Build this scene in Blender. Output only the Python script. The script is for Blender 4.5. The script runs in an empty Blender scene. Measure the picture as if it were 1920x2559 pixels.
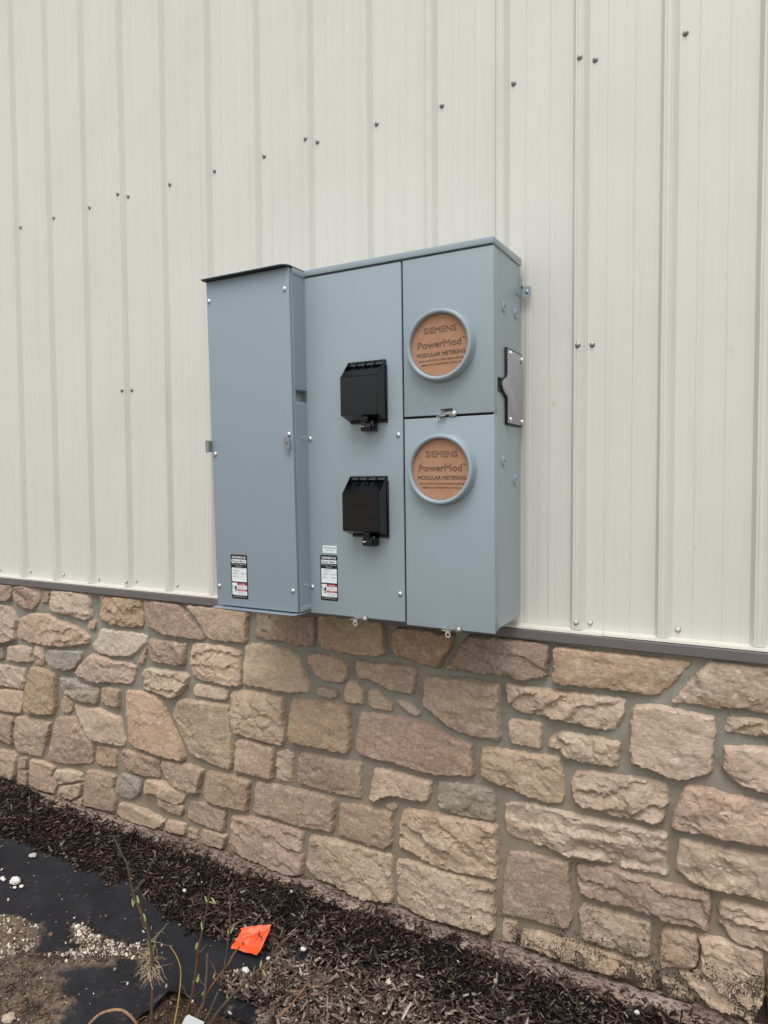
import bpy, bmesh, math, random
import numpy as np
from mathutils import Vector, Matrix, noise
from mathutils.geometry import delaunay_2d_cdt

sc = bpy.context.scene
COL = sc.collection
R = math.radians

# ------------------------------------------------------------------ camera
cam_d = bpy.data.cameras.new('Camera')
cam = bpy.data.objects.new('Camera', cam_d)
COL.objects.link(cam)
rx, up, fw = Vector((0.883988, 0.467474, -0.005796)), Vector((-0.014988, 0.040729, 0.999058)), Vector((-0.46727, 0.883068, -0.04301))
m = Matrix.Identity(4)
for i in range(3):
    m[i][0], m[i][1], m[i][2] = rx[i], up[i], -fw[i]
m.translation = Vector((2.19676, -1.956431, 0.400795))
cam.matrix_world = m
cam_d.sensor_fit = 'VERTICAL'
cam_d.sensor_height = 36.0
cam_d.lens = 23.5276
cam_d.clip_start = 0.02
cam_d.clip_end = 3000
sc.camera = cam

# ------------------------------------------------------------------ sky, sun, exposure
SUN_EL, SUN_AZ = 62.0, 168.0            # azimuth measured clockwise from +Y
w = bpy.data.worlds.new('World')
sc.world = w
w.use_nodes = True
wn, wl = w.node_tree.nodes, w.node_tree.links
wn.clear()
sky = wn.new('ShaderNodeTexSky')
sky.sky_type = 'NISHITA'
sky.sun_disc = False
sky.sun_elevation = R(SUN_EL)
sky.sun_rotation = R(SUN_AZ)
sky.dust_density = 3.0
hs = wn.new('ShaderNodeHueSaturation')       # the cloud layer takes most of the blue out
hs.inputs['Saturation'].default_value = 0.22
bg = wn.new('ShaderNodeBackground')
bg.inputs['Strength'].default_value = 0.13
wo = wn.new('ShaderNodeOutputWorld')
wl.new(sky.outputs[0], hs.inputs['Color'])
wl.new(hs.outputs[0], bg.inputs['Color'])
wl.new(bg.outputs[0], wo.inputs['Surface'])

sun_d = bpy.data.lights.new('Sun', 'SUN')
sun_d.energy = 1.1
sun_d.angle = R(32)
sun_d.color = (1.0, 0.985, 0.96)
sun = bpy.data.objects.new('Sun', sun_d)
COL.objects.link(sun)
sdir = Vector((math.sin(R(SUN_AZ)) * math.cos(R(SUN_EL)), math.cos(R(SUN_AZ)) * math.cos(R(SUN_EL)), math.sin(R(SUN_EL))))
sun.rotation_euler = sdir.to_track_quat('Z', 'Y').to_euler()
sun.location = sdir * 20

sc.view_settings.view_transform = 'Standard'
sc.view_settings.look = 'None'
sc.view_settings.gamma = 1.0
sc.view_settings.exposure = 0.43
sc.view_settings.use_curve_mapping = False
sc.render.engine = 'CYCLES'
sc.cycles.max_bounces = 8

# ------------------------------------------------------------------ helpers
rng = random.Random(7)
nr = np.random.default_rng(11)

def lin(r, g, b):
    f = lambda c: ((c / 255 + 0.055) / 1.055) ** 2.4 if c > 10 else c / 255 / 12.92
    return (f(r), f(g), f(b), 1.0)

def tag(o, label=None, cat=None, group=None, kind=None):
    if label: o['label'] = label
    if cat: o['category'] = cat
    if group: o['group'] = group
    if kind: o['kind'] = kind
    return o

def empty(name, loc=(0, 0, 0), rot=(0, 0, 0)):
    o = bpy.data.objects.new(name, None)
    o.empty_display_size = 0.05
    COL.objects.link(o)
    o.location = loc
    o.rotation_euler = rot
    return o

class MB:
    """collects polygons; build() links them as ONE mesh object"""
    def __init__(s): s.v, s.f = [], []
    def add(s, vs, fs):
        b = len(s.v)
        s.v += [tuple(p) for p in vs]
        s.f += [tuple(b + i for i in q) for q in fs]
        return s
    def box(s, x0, x1, y0, y1, z0, z1):
        x0, x1 = sorted((x0, x1)); y0, y1 = sorted((y0, y1)); z0, z1 = sorted((z0, z1))
        return s.add([(x0,y0,z0),(x1,y0,z0),(x1,y1,z0),(x0,y1,z0),(x0,y0,z1),(x1,y0,z1),(x1,y1,z1),(x0,y1,z1)],
                     [(0,3,2,1),(4,5,6,7),(0,1,5,4),(1,2,6,5),(2,3,7,6),(3,0,4,7)])
    def prism(s, pts, y0, y1, axis='y'):
        """outline in the two other axes, extruded between y0 and y1"""
        n = len(pts)
        mk = {'y': lambda a, b, t: (a, t, b), 'x': lambda a, b, t: (t, a, b), 'z': lambda a, b, t: (a, b, t)}[axis]
        vs = [mk(a, b, y0) for a, b in pts] + [mk(a, b, y1) for a, b in pts]
        fs = [tuple(range(n)), tuple(range(2*n-1, n-1, -1))] + [(i, i+n, (i+1) % n + n, (i+1) % n) for i in range(n)]
        return s.add(vs, fs)
    def lathe(s, prof, c, n=32, axis='y', cap0=False, cap1=False):
        """prof: (radius, offset along axis)"""
        vs, fs = [], []
        for r_, t in prof:
            for k in range(n):
                a = 2*math.pi*k/n
                u_, v_ = r_*math.cos(a), r_*math.sin(a)
                vs.append({'y': (c[0]+u_, c[1]+t, c[2]+v_), 'x': (c[0]+t, c[1]+u_, c[2]+v_), 'z': (c[0]+u_, c[1]+v_, c[2]+t)}[axis])
        for j in range(len(prof)-1):
            for k in range(n):
                fs.append((j*n+k, j*n+(k+1) % n, (j+1)*n+(k+1) % n, (j+1)*n+k))
        if cap0: fs.append(tuple(range(n)))
        if cap1: fs.append(tuple(range(len(prof)*n-1, (len(prof)-1)*n-1, -1)))
        return s.add(vs, fs)
    def tube(s, pts, rad, n=7):
        pts = [Vector(p) for p in pts]
        rr = rad if isinstance(rad, (list, tuple)) else [rad]*len(pts)
        vs, fs = [], []
        for i, p in enumerate(pts):
            d = (pts[min(i+1, len(pts)-1)] - pts[max(i-1, 0)]).normalized()
            a = d.cross(Vector((0.13, 0.21, 1)) if abs(d.z) < .95 else Vector((1, .1, 0))).normalized()
            b = d.cross(a)
            for k in range(n):
                t = 2*math.pi*k/n
                vs.append(p + rr[i]*(math.cos(t)*a + math.sin(t)*b))
        for i in range(len(pts)-1):
            for k in range(n):
                fs.append((i*n+k, i*n+(k+1) % n, (i+1)*n+(k+1) % n, (i+1)*n+k))
        fs += [tuple(range(n-1, -1, -1)), tuple(range((len(pts)-1)*n, len(pts)*n))]
        return s.add(vs, fs)
    def mesh(s, name, smooth=False, bevel=0, seg=2, angle=40):
        me = bpy.data.meshes.new(name)
        me.from_pydata(s.v, [], s.f)
        bm = bmesh.new(); bm.from_mesh(me)
        bmesh.ops.recalc_face_normals(bm, faces=bm.faces)
        if bevel:
            es = [e for e in bm.edges if len(e.link_faces) == 2 and e.calc_face_angle(0) > R(25)]
            bmesh.ops.bevel(bm, geom=es, offset=bevel, segments=seg, profile=.5, affect='EDGES', clamp_overlap=True)
        if smooth:
            for f in bm.faces: f.smooth = True
            for e in bm.edges:
                if len(e.link_faces) == 2 and e.calc_face_angle(0) > R(angle): e.smooth = False
        bm.to_mesh(me); bm.free()
        return me
    def build(s, name, mat, parent=None, smooth=False, bevel=0, seg=2, angle=40, loc=None):
        return link(name, s.mesh(name, smooth or bevel > 0, bevel, seg, angle), mat, parent, loc)

def link(name, me, mat=None, parent=None, loc=None):
    o = bpy.data.objects.new(name, me)
    COL.objects.link(o)
    if mat and not me.materials: me.materials.append(mat)
    if parent: o.parent = parent
    if loc: o.location = loc
    return o

def copy_tree(o, parent, loc):
    c = o.copy(); COL.objects.link(c); c.parent = parent; c.location = loc
    for ch in list(o.children):
        if ch is not c:
            d = ch.copy(); COL.objects.link(d); d.parent = c
    return c

def text_mesh(txt, w_, h_, outline=0.0, bold=0.0, mirror=False):
    """lettering in the XZ plane, centred, fitted to w_ x h_"""
    cu = bpy.data.curves.new('t', 'FONT')
    cu.body = txt
    cu.size = 1
    cu.align_x = 'CENTER'
    cu.resolution_u = 3
    if outline:
        cu.fill_mode = 'NONE'
        cu.bevel_depth = outline
        cu.bevel_resolution = 0
    else:
        cu.offset = bold
    ob = bpy.data.objects.new('t', cu)
    COL.objects.link(ob)
    dg = bpy.context.evaluated_depsgraph_get(); dg.update()
    me = bpy.data.meshes.new_from_object(ob.evaluated_get(dg))
    bpy.data.objects.remove(ob); bpy.data.curves.remove(cu)
    n = len(me.vertices)
    co = np.empty(n*3); me.vertices.foreach_get('co', co); co = co.reshape(-1, 3)
    lo, hi = co.min(0), co.max(0)
    sx, sz = w_/(hi[0]-lo[0]), h_/(hi[1]-lo[1])
    out = np.zeros_like(co)
    out[:, 0] = (co[:, 0]-(lo[0]+hi[0])/2)*sx*(-1 if mirror else 1)
    out[:, 2] = (co[:, 1]-(lo[1]+hi[1])/2)*sz
    out[:, 1] = -co[:, 2]*min(sx, sz)*.25
    me.vertices.foreach_set('co', out.ravel()); me.update()
    me.materials.clear()
    return me

def lettering(name, rows, y, mat, parent, outline=0.0):
    """rows: (text, cx, cz, w, h[, outline[, bold]]) -> one mesh"""
    vs, fs = [], []
    for rw in rows:
        t, cx, cz, w_, h_ = rw[:5]
        ol = rw[5] if len(rw) > 5 else outline
        me = text_mesh(t, w_, h_, ol, rw[6] if len(rw) > 6 else 0.0)
        b = len(vs)
        vs += [(v.co.x+cx, v.co.y+y, v.co.z+cz) for v in me.vertices]
        fs += [tuple(b+i for i in p.vertices) for p in me.polygons]
        bpy.data.meshes.remove(me)
    me = bpy.data.meshes.new(name); me.from_pydata(vs, [], fs)
    return link(name, me, mat, parent)

# ------------------------------------------------------------------ materials
def mat_new(name):
    m_ = bpy.data.materials.new(name); m_.use_nodes = True
    nt = m_.node_tree
    return m_, nt, nt.nodes, nt.links, nt.nodes['Principled BSDF']

def nz(nt, scale, detail=4, rough=.55, vec=None, dim='3D', wsock=None, distort=0):
    n = nt.nodes.new('ShaderNodeTexNoise')
    n.noise_dimensions = dim
    n.inputs['Scale'].default_value = scale
    n.inputs['Detail'].default_value = detail
    n.inputs['Roughness'].default_value = rough
    n.inputs['Distortion'].default_value = distort
    if vec: nt.links.new(vec, n.inputs['Vector'])
    if wsock: nt.links.new(wsock, n.inputs['W'])
    return n.outputs['Fac']

def rmp(nt, src, a, b, c0=0., c1=1.):
    n = nt.nodes.new('ShaderNodeMapRange')
    n.inputs[1].default_value, n.inputs[2].default_value, n.inputs[3].default_value, n.inputs[4].default_value = a, b, c0, c1
    nt.links.new(src, n.inputs[0])
    return n.outputs[0]

def mth(nt, op, a, b=None):
    n = nt.nodes.new('ShaderNodeMath'); n.operation = op
    for i, v in enumerate((a, b)):
        if v is None: continue
        if isinstance(v, (int, float)): n.inputs[i].default_value = v
        else: nt.links.new(v, n.inputs[i])
    return n.outputs[0]

def mix(nt, fac, a, b, mode='MIX'):
    n = nt.nodes.new('ShaderNodeMix'); n.data_type = 'RGBA'; n.blend_type = mode
    for s, v in ((n.inputs[0], fac), (n.inputs[6], a), (n.inputs[7], b)):
        if isinstance(v, (int, float)): s.default_value = v
        elif isinstance(v, tuple): s.default_value = v
        else: nt.links.new(v, s)
    return n.outputs[2]

def bump(nt, h, strength, dist, prev=None):
    n = nt.nodes.new('ShaderNodeBump')
    n.inputs['Strength'].default_value = strength
    n.inputs['Distance'].default_value = dist
    nt.links.new(h, n.inputs['Height'])
    if prev: nt.links.new(prev, n.inputs['Normal'])
    return n.outputs[0]

def scaled(nt, src, s):
    n = nt.nodes.new('ShaderNodeVectorMath'); n.operation = 'MULTIPLY'
    n.inputs[1].default_value = s
    nt.links.new(src, n.inputs[0])
    return n.outputs[0]

def plain(name, col, rough=.5, metal=0., var=.06, scale=40, bmp=0., bscale=300, spec=.5, vscale=None):
    m_, nt, N, L, P = mat_new(name)
    geo = N.new('ShaderNodeNewGeometry').outputs['Position']
    f = nz(nt, scale, 3, .6, scaled(nt, geo, vscale) if vscale else geo)
    dark = tuple(c*(1-var) for c in col[:3]) + (1,)
    lite = tuple(min(1, c*(1+var)) for c in col[:3]) + (1,)
    L.new(mix(nt, rmp(nt, f, .3, .7), dark, lite), P.inputs['Base Color'])
    L.new(rmp(nt, nz(nt, scale*.7, 2, .5, geo), .3, .7, max(.03, rough-.06), rough+.06), P.inputs['Roughness'])
    P.inputs['Metallic'].default_value = metal
    P.inputs['Specular IOR Level'].default_value = spec
    if bmp: L.new(bump(nt, nz(nt, bscale, 2, .5, geo), bmp, .001), P.inputs['Normal'])
    return m_

def siding_mat():
    m_, nt, N, L, P = mat_new('cream_siding_paint')
    geo = N.new('ShaderNodeNewGeometry').outputs['Position']
    c = mix(nt, rmp(nt, nz(nt, 2.2, 4, .6, geo), .3, .7), lin(206, 205, 197), lin(213, 212, 204))
    streak = rmp(nt, nz(nt, 1, 3, .6, scaled(nt, geo, (60, 60, 1.2))), .54, .76, 0, .2)
    c = mix(nt, streak, c, lin(176, 168, 150))
    spot = rmp(nt, nz(nt, 55, 2, .5, geo), .71, .77, 0, .4)
    c = mix(nt, spot, c, lin(160, 152, 138))
    L.new(c, P.inputs['Base Color'])
    L.new(rmp(nt, nz(nt, 6, 3, .6, geo), .3, .7, .36, .46), P.inputs['Roughness'])
    b = bump(nt, nz(nt, 420, 3, .6, geo), .12, .0006)
    b = bump(nt, nz(nt, 5, 2, .5, scaled(nt, geo, (1, 1, .35))), .25, .004, b)
    L.new(b, P.inputs['Normal'])
    return m_

def box_mat(name, col):
    m_, nt, N, L, P = mat_new(name)
    geo = N.new('ShaderNodeNewGeometry').outputs['Position']
    c = mix(nt, rmp(nt, nz(nt, 3, 3, .6, geo), .15, .85), tuple(v*.97 for v in col[:3])+(1,), tuple(v*1.03 for v in col[:3])+(1,))
    dust = rmp(nt, nz(nt, 160, 2, .5, geo), .74, .8, 0, .4)
    c = mix(nt, dust, c, lin(190, 196, 198))
    L.new(c, P.inputs['Base Color'])
    L.new(rmp(nt, nz(nt, 3, 1, .4, geo), .1, .9, .27, .35), P.inputs['Roughness'])
    P.inputs['Specular IOR Level'].default_value = .5
    b = bump(nt, nz(nt, 700, 2, .5, geo), .07, .0004)
    b = bump(nt, nz(nt, 2.2, 0, .4, geo), .10, .008, b)
    L.new(b, P.inputs['Normal'])
    return m_

def splash(nt, geo):
    """bark specks thrown up by rain: dense low on the wall, densest towards the right"""
    sep = nt.nodes.new('ShaderNodeSeparateXYZ'); nt.links.new(geo, sep.inputs[0])
    low = rmp(nt, sep.outputs[2], -.62, -1.0, 0, 1)
    right = rmp(nt, sep.outputs[0], .6, 2.0, .35, 1)
    dens = mth(nt, 'MULTIPLY', low, right)
    patch = mth(nt, 'MULTIPLY', dens, rmp(nt, nz(nt, 9, 4, .65, geo), .35, .65, .55, 1.25))
    sp = nz(nt, 120, 4, .72, scaled(nt, geo, (1, 1, .7)), distort=1.6)
    th = mth(nt, 'SUBTRACT', .80, mth(nt, 'MULTIPLY', patch, .39))
    d = mth(nt, 'SUBTRACT', sp, th)
    return rmp(nt, d, 0, .05, 0, .9)

def stone_mat():
    m_, nt, N, L, P = mat_new('cut_stone')
    geo = N.new('ShaderNodeNewGeometry').outputs['Position']
    oi = N.new('ShaderNodeObjectInfo')
    W = mth(nt, 'MULTIPLY', oi.outputs['Random'], 40)
    base = oi.outputs['Color']
    big = nz(nt, 9, 6, .66, geo, '4D', W, .8)
    c = mix(nt, rmp(nt, big, .36, .66, .0, .75), base, mix(nt, 1., base, (.70, .66, .63, 1), 'MULTIPLY'))
    pat = nz(nt, 5, 5, .64, scaled(nt, geo, (1, 1, 1.7)), '4D', mth(nt, 'ADD', W, 9))
    c = mix(nt, rmp(nt, pat, .54, .66, 0, .30), c, lin(184, 150, 112))
    pat2 = nz(nt, 6, 5, .66, geo, '4D', mth(nt, 'ADD', W, 21))
    c = mix(nt, rmp(nt, pat2, .56, .70, 0, .35), c, lin(140, 122, 118))
    pale = nz(nt, 22, 7, .74, scaled(nt, geo, (1, 1, 1.8)), '4D', W, .5)
    c = mix(nt, rmp(nt, pale, .52, .68, 0, .62), c, lin(220, 206, 190))
    fine = nz(nt, 95, 6, .75, geo)
    c = mix(nt, rmp(nt, fine, .34, .50, .50, 0), c, mix(nt, 1., c, (.52, .49, .47, 1), 'MULTIPLY'))
    c = mix(nt, rmp(nt, fine, .52, .72, 0, .40), c, lin(222, 210, 194))
    grit = nz(nt, 420, 3, .7, geo)
    c = mix(nt, rmp(nt, grit, .30, .46, .40, 0), c, mix(nt, 1., c, (.45, .42, .40, 1), 'MULTIPLY'))
    c = mix(nt, splash(nt, geo), c, lin(44, 34, 30))
    L.new(c, P.inputs['Base Color'])
    P.inputs['Roughness'].default_value = .88
    P.inputs['Specular IOR Level'].default_value = .25
    b = bump(nt, nz(nt, 36, 9, .74, scaled(nt, geo, (1, 1, 2.4)), '4D', W, .8), .9, .007)
    b = bump(nt, nz(nt, 130, 6, .75, geo), .6, .0028, b)
    b = bump(nt, nz(nt, 420, 3, .7, geo), .4, .0009, b)
    L.new(b, P.inputs['Normal'])
    return m_

def mortar_mat():
    m_, nt, N, L, P = mat_new('mortar')
    geo = N.new('ShaderNodeNewGeometry').outputs['Position']
    c = mix(nt, rmp(nt, nz(nt, 7, 5, .65, geo), .3, .7), lin(120, 120, 112), lin(148, 146, 136))
    c = mix(nt, rmp(nt, nz(nt, 220, 4, .7, geo), .45, .7, 0, .5), c, lin(170, 165, 150))
    sep = N.new('ShaderNodeSeparateXYZ'); L.new(geo, sep.inputs[0])
    c = mix(nt, rmp(nt, sep.outputs[2], -.25, -.75, 0, .8), c, lin(142, 127, 108))
    c = mix(nt, splash(nt, geo), c, lin(50, 38, 32))
    L.new(c, P.inputs['Base Color'])
    P.inputs['Roughness'].default_value = .95
    P.inputs['Specular IOR Level'].default_value = .15
    b = bump(nt, nz(nt, 45, 5, .65, geo), .6, .004)
    b = bump(nt, nz(nt, 380, 4, .7, geo), .6, .0012, b)
    L.new(b, P.inputs['Normal'])
    return m_

def footing_mat():
    m_, nt, N, L, P = mat_new('soiled_concrete')
    geo = N.new('ShaderNodeNewGeometry').outputs['Position']
    c = mix(nt, rmp(nt, nz(nt, 14, 6, .7, scaled(nt, geo, (.5, 1, 1))), .35, .68), lin(116, 96, 84), lin(178, 160, 146))
    c = mix(nt, rmp(nt, nz(nt, 110, 5, .75, scaled(nt, geo, (.6, 1, 1))), .47, .58, 0, .9), c, lin(54, 42, 37))
    L.new(c, P.inputs['Base Color'])
    P.inputs['Roughness'].default_value = .95
    P.inputs['Specular IOR Level'].default_value = .15
    b = bump(nt, nz(nt, 60, 6, .7, geo), .9, .006)
    L.new(b, P.inputs['Normal'])
    return m_

def attr_mat(name, rough=.85, spec=.25, grain=True):
    """colour of each loose piece from the mesh attribute Col"""
    m_, nt, N, L, P = mat_new(name)
    geo = N.new('ShaderNodeNewGeometry').outputs['Position']
    a = N.new('ShaderNodeAttribute'); a.attribute_name = 'Col'
    c = a.outputs['Color']
    if grain:
        g = nz(nt, 380, 4, .7, geo)
        c = mix(nt, rmp(nt, g, .35, .6, .5, 0), c, mix(nt, 1., c, (.45, .42, .40, 1), 'MULTIPLY'))
        L.new(bump(nt, g, .6, .001), P.inputs['Normal'])
    L.new(c, P.inputs['Base Color'])
    P.inputs['Roughness'].default_value = rough
    P.inputs['Specular IOR Level'].default_value = spec
    return m_

def soil_mat(name, a_, b_, c_):
    m_, nt, N, L, P = mat_new(name)
    geo = N.new('ShaderNodeNewGeometry').outputs['Position']
    c = mix(nt, rmp(nt, nz(nt, 8, 6, .7, geo), .3, .7), a_, b_)
    c = mix(nt, rmp(nt, nz(nt, 160, 5, .75, geo), .5, .7, 0, .7), c, c_)
    L.new(c, P.inputs['Base Color'])
    P.inputs['Roughness'].default_value = .95
    P.inputs['Specular IOR Level'].default_value = .1
    b = bump(nt, nz(nt, 90, 6, .75, geo), 1., .006)
    L.new(b, P.inputs['Normal'])
    return m_

def fabric_mat():
    m_, nt, N, L, P = mat_new('black_weed_fabric')
    geo = N.new('ShaderNodeNewGeometry').outputs['Position']
    a = N.new('ShaderNodeAttribute'); a.attribute_name = 'Col'
    d = N.new('ShaderNodeSeparateColor'); L.new(a.outputs['Color'], d.inputs[0])
    base = mix(nt, rmp(nt, nz(nt, 12, 5, .65, geo), .35, .7), lin(27, 28, 33), lin(40, 41, 47))
    base = mix(nt, rmp(nt, nz(nt, 240, 3, .6, geo), .66, .74, 0, .6), base, lin(130, 122, 112))
    soil = mix(nt, rmp(nt, nz(nt, 60, 6, .75, geo), .35, .65), lin(74, 62, 52), lin(140, 122, 104))
    soil = mix(nt, rmp(nt, nz(nt, 260, 4, .7, geo), .56, .7, 0, .7), soil, lin(190, 176, 158))
    k = mth(nt, 'ADD', d.outputs[0], mth(nt, 'MULTIPLY', mth(nt, 'SUBTRACT', nz(nt, 17, 8, .74, geo), .5), 2.3))
    k = rmp(nt, k, .34, .80, 0, 1)
    L.new(mix(nt, k, base, soil), P.inputs['Base Color'])
    L.new(rmp(nt, k, 0, 1, .62, .95), P.inputs['Roughness'])
    P.inputs['Specular IOR Level'].default_value = .3
    b = bump(nt, nz(nt, 900, 2, .5, geo), .4, .0006)
    b = bump(nt, mth(nt, 'MULTIPLY', nz(nt, 90, 6, .75, geo), k), 1., .006, b)
    L.new(b, P.inputs['Normal'])
    return m_

def cardboard_mat():
    m_, nt, N, L, P = mat_new('cardboard')
    geo = N.new('ShaderNodeNewGeometry').outputs['Position']
    c = mix(nt, rmp(nt, nz(nt, 30, 5, .7, geo), .3, .7), lin(166, 126, 100), lin(178, 138, 112))
    c = mix(nt, rmp(nt, nz(nt, 1, 3, .6, scaled(nt, geo, (900, 900, 60))), .55, .75, 0, .3), c, lin(146, 110, 86))
    L.new(c, P.inputs['Base Color'])
    P.inputs['Roughness'].default_value = .9
    P.inputs['Specular IOR Level'].default_value = .2
    return m_

def flag_mat():
    m_, nt, N, L, P = mat_new('orange_film')
    geo = N.new('ShaderNodeNewGeometry').outputs['Position']
    L.new(mix(nt, rmp(nt, nz(nt, 50, 3, .6, geo), .3, .7), lin(250, 88, 46), lin(255, 104, 60)), P.inputs['Base Color'])
    P.inputs['Roughness'].default_value = .45
    L.new(bump(nt, nz(nt, 60, 3, .6, geo), .2, .004), P.inputs['Normal'])
    return m_

def bark_mat():
    m_, nt, N, L, P = mat_new('twig_bark')
    geo = N.new('ShaderNodeNewGeometry').outputs['Position']
    oi = N.new('ShaderNodeObjectInfo')
    c = mix(nt, rmp(nt, nz(nt, 1, 5, .7, scaled(nt, geo, (120, 120, 25))), .3, .7), mix(nt, 1., oi.outputs['Color'], (.5, .47, .45, 1), 'MULTIPLY'), oi.outputs['Color'])
    c = mix(nt, rmp(nt, nz(nt, 18, 3, .6, geo), .52, .66, 0, .55), c, lin(128, 74, 44))
    L.new(c, P.inputs['Base Color'])
    P.inputs['Roughness'].default_value = .7
    L.new(bump(nt, nz(nt, 1, 4, .7, scaled(nt, geo, (500, 500, 90))), .5, .001), P.inputs['Normal'])
    return m_

M_SID = siding_mat()
M_BOX = box_mat('grey_enclosure_paint', lin(148, 163, 170))
M_BOX2 = box_mat('grey_enclosure_paint_tap', lin(140, 155, 165))
M_TRIM = plain('brown_trim_paint', lin(104, 98, 97), .38, 0, .05, 12)
M_WTRIM = plain('cream_trim_paint', lin(210, 207, 194), .4, 0, .04, 12)
M_ZINC = plain('zinc_steel', (.86, .88, .90, 1), .34, 1., .12, 200)
M_ZDULL = plain('galvanised_steel', (.36, .37, .36, 1), .38, .9, .2, 160)
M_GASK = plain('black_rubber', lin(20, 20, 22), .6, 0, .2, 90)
M_PLATE = plain('dull_grey_plate', lin(158, 158, 164), .42, .1, .06, 30)
M_BLK = plain('black_plastic', lin(6, 7, 12), .13, 0, .2, 25, .05, 60, .5)
M_SHADOW = plain('dark_interior', lin(22, 23, 24), .8, 0, .1, 20)
M_LBLK = plain('label_black', lin(14, 15, 20), .35, 0, .1, 60)
M_LWHT = plain('label_white', lin(226, 232, 234), .4, 0, .03, 60)
M_LRED = plain('label_red', lin(170, 24, 42), .4, 0, .06, 60)
M_INK = plain('print_ink', lin(34, 26, 24), .6, 0, .1, 60)
M_STONE, M_MORT, M_FOOT = stone_mat(), mortar_mat(), footing_mat()
M_CARD, M_FLAG, M_BARK = cardboard_mat(), flag_mat(), bark_mat()
M_CHIP = attr_mat('bark_chips')
M_PEB = attr_mat('limestone_gravel', .8, .3)
M_SOIL = soil_mat('soil', lin(62, 50, 42), lin(96, 80, 66), lin(140, 122, 104))
M_BED = soil_mat('dark_mulch_fines', lin(17, 14, 14), lin(30, 25, 24), lin(48, 40, 37))
M_FAR = soil_mat('pale_gravel_lot', lin(150, 142, 128), lin(164, 156, 141), lin(176, 168, 154))
M_FAB = fabric_mat()
M_BUD = plain('green_bud', lin(168, 180, 116), .55, 0, .25, 200)
M_ROOT = plain('pale_dry_roots', lin(176, 156, 128), .85, 0, .2, 150)
M_YEL = plain('straw', lin(196, 160, 92), .7, 0, .2, 80)
M_TAGW = plain('white_tag', lin(228, 232, 232), .45, 0, .04, 40)

# ================================================================== SETTING: ground
IN = 0.0254
RIB = 9*IN

def sstep(a, b, x):
    t = np.clip((x-a)/(b-a), 0, 1)
    return t*t*(3-2*t)

def fbm(x, y, s, seed=0, octv=3):
    """cheap smooth value noise for arrays"""
    tot = np.zeros_like(x, dtype=float); amp = 1.
    for o in range(octv):
        xs, ys = x*s+seed*17.3, y*s+seed*9.1
        xi, yi = np.floor(xs).astype(np.int64), np.floor(ys).astype(np.int64)
        fx, fy = xs-xi, ys-yi
        fx, fy = fx*fx*(3-2*fx), fy*fy*(3-2*fy)
        def h(a, b):
            n = (a*374761393 + b*668265263 + (seed+o*7)*1442695041) & 0xffffffff
            n = ((n ^ (n >> 13))*1274126177) & 0xffffffff
            return ((n ^ (n >> 16)) & 0xffff)/65535.0
        v = (h(xi, yi)*(1-fx)+h(xi+1, yi)*fx)*(1-fy) + (h(xi, yi+1)*(1-fx)+h(xi+1, yi+1)*fx)*fy
        tot += amp*(v-.5)*2
        amp *= .5; s *= 2.03
    return tot

def gz(x, y):
    """height of the bed: flat, banked up against the wall"""
    x = np.asarray(x, float); y = np.asarray(y, float)
    bank = sstep(-.30, -.06, y)
    top = .076 + .034*sstep(-.45, -.9, x)
    return -1.115 + bank*top + .004*fbm(x, y, 9, 3) + .003*bank*fbm(x, y, 22, 5)

def inside(poly, x, y):
    x = np.asarray(x, float); y = np.asarray(y, float)
    r_ = np.zeros(x.shape, bool)
    n = len(poly)
    for i in range(n):
        x0, y0 = poly[i]; x1, y1 = poly[(i+1) % n]
        if y0 == y1: continue
        c = ((y0 > y) != (y1 > y)) & (x < (x1-x0)*(y-y0)/(y1-y0)+x0)
        r_ ^= c
    return r_

def edge_dist(poly, x, y):
    x = np.asarray(x, float); y = np.asarray(y, float)
    d = np.full(x.shape, 9.)
    n = len(poly)
    for i in range(n):
        ax, ay = poly[i]; bx, by = poly[(i+1) % n]
        vx, vy = bx-ax, by-ay
        t = np.clip(((x-ax)*vx+(y-ay)*vy)/(vx*vx+vy*vy+1e-12), 0, 1)
        d = np.minimum(d, np.hypot(x-ax-t*vx, y-ay-t*vy))
    return d

EDGE = [(-2.4, -.27), (-1.2, -.27), (-0.618, -0.266), (-0.57, -0.255), (-0.499, -0.246), (-0.373, -0.248), (-0.252, -0.244), (-0.157, -0.251), (-0.032, -0.269), (0.048, -0.257), (0.121, -0.274), (0.192, -0.243), (0.246, -0.247), (0.315, -0.274), (0.382, -0.279), (0.459, -0.324), (0.531, -0.31), (0.572, -0.337), (0.625, -0.327), (0.7, -0.314), (0.751, -0.312), (0.845, -0.3), (0.915, -0.295), (0.981, -0.261), (1.048, -0.257), (0.995, -0.281), (0.932, -0.318), (0.912, -0.354), (0.912, -0.38), (0.819, -0.425), (0.853, -0.477), (0.918, -0.484), (0.985, -0.475), (1.018, -0.496), (1.03, -0.545), (1.082, -0.635), (1.2, -1.3)]
MULCH = EDGE + [(4.2, -1.3), (4.2, -.04), (-2.4, -.04)]
GRAV_L = [(-0.108, -0.581), (-0.071, -0.571), (-0.014, -0.546), (0.047, -0.547), (0.088, -0.535), (0.125, -0.552), (0.163, -0.592), (0.186, -0.63), (0.164, -0.658), (0.158, -0.685), (0.112, -0.716), (-.1, -.9), (-.4, -.8)]
GRAV_2 = [(0.189, -0.487), (0.23, -0.461), (0.31, -0.482), (0.388, -0.484), (0.459, -0.464), (0.508, -0.438), (0.571, -0.47), (0.538, -0.503), (0.483, -0.516), (0.439, -0.539), (0.413, -0.576), (0.342, -0.589), (0.254, -0.634), (0.228, -0.632), (0.324, -0.575), (0.329, -0.556), (0.264, -0.523)]
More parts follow.
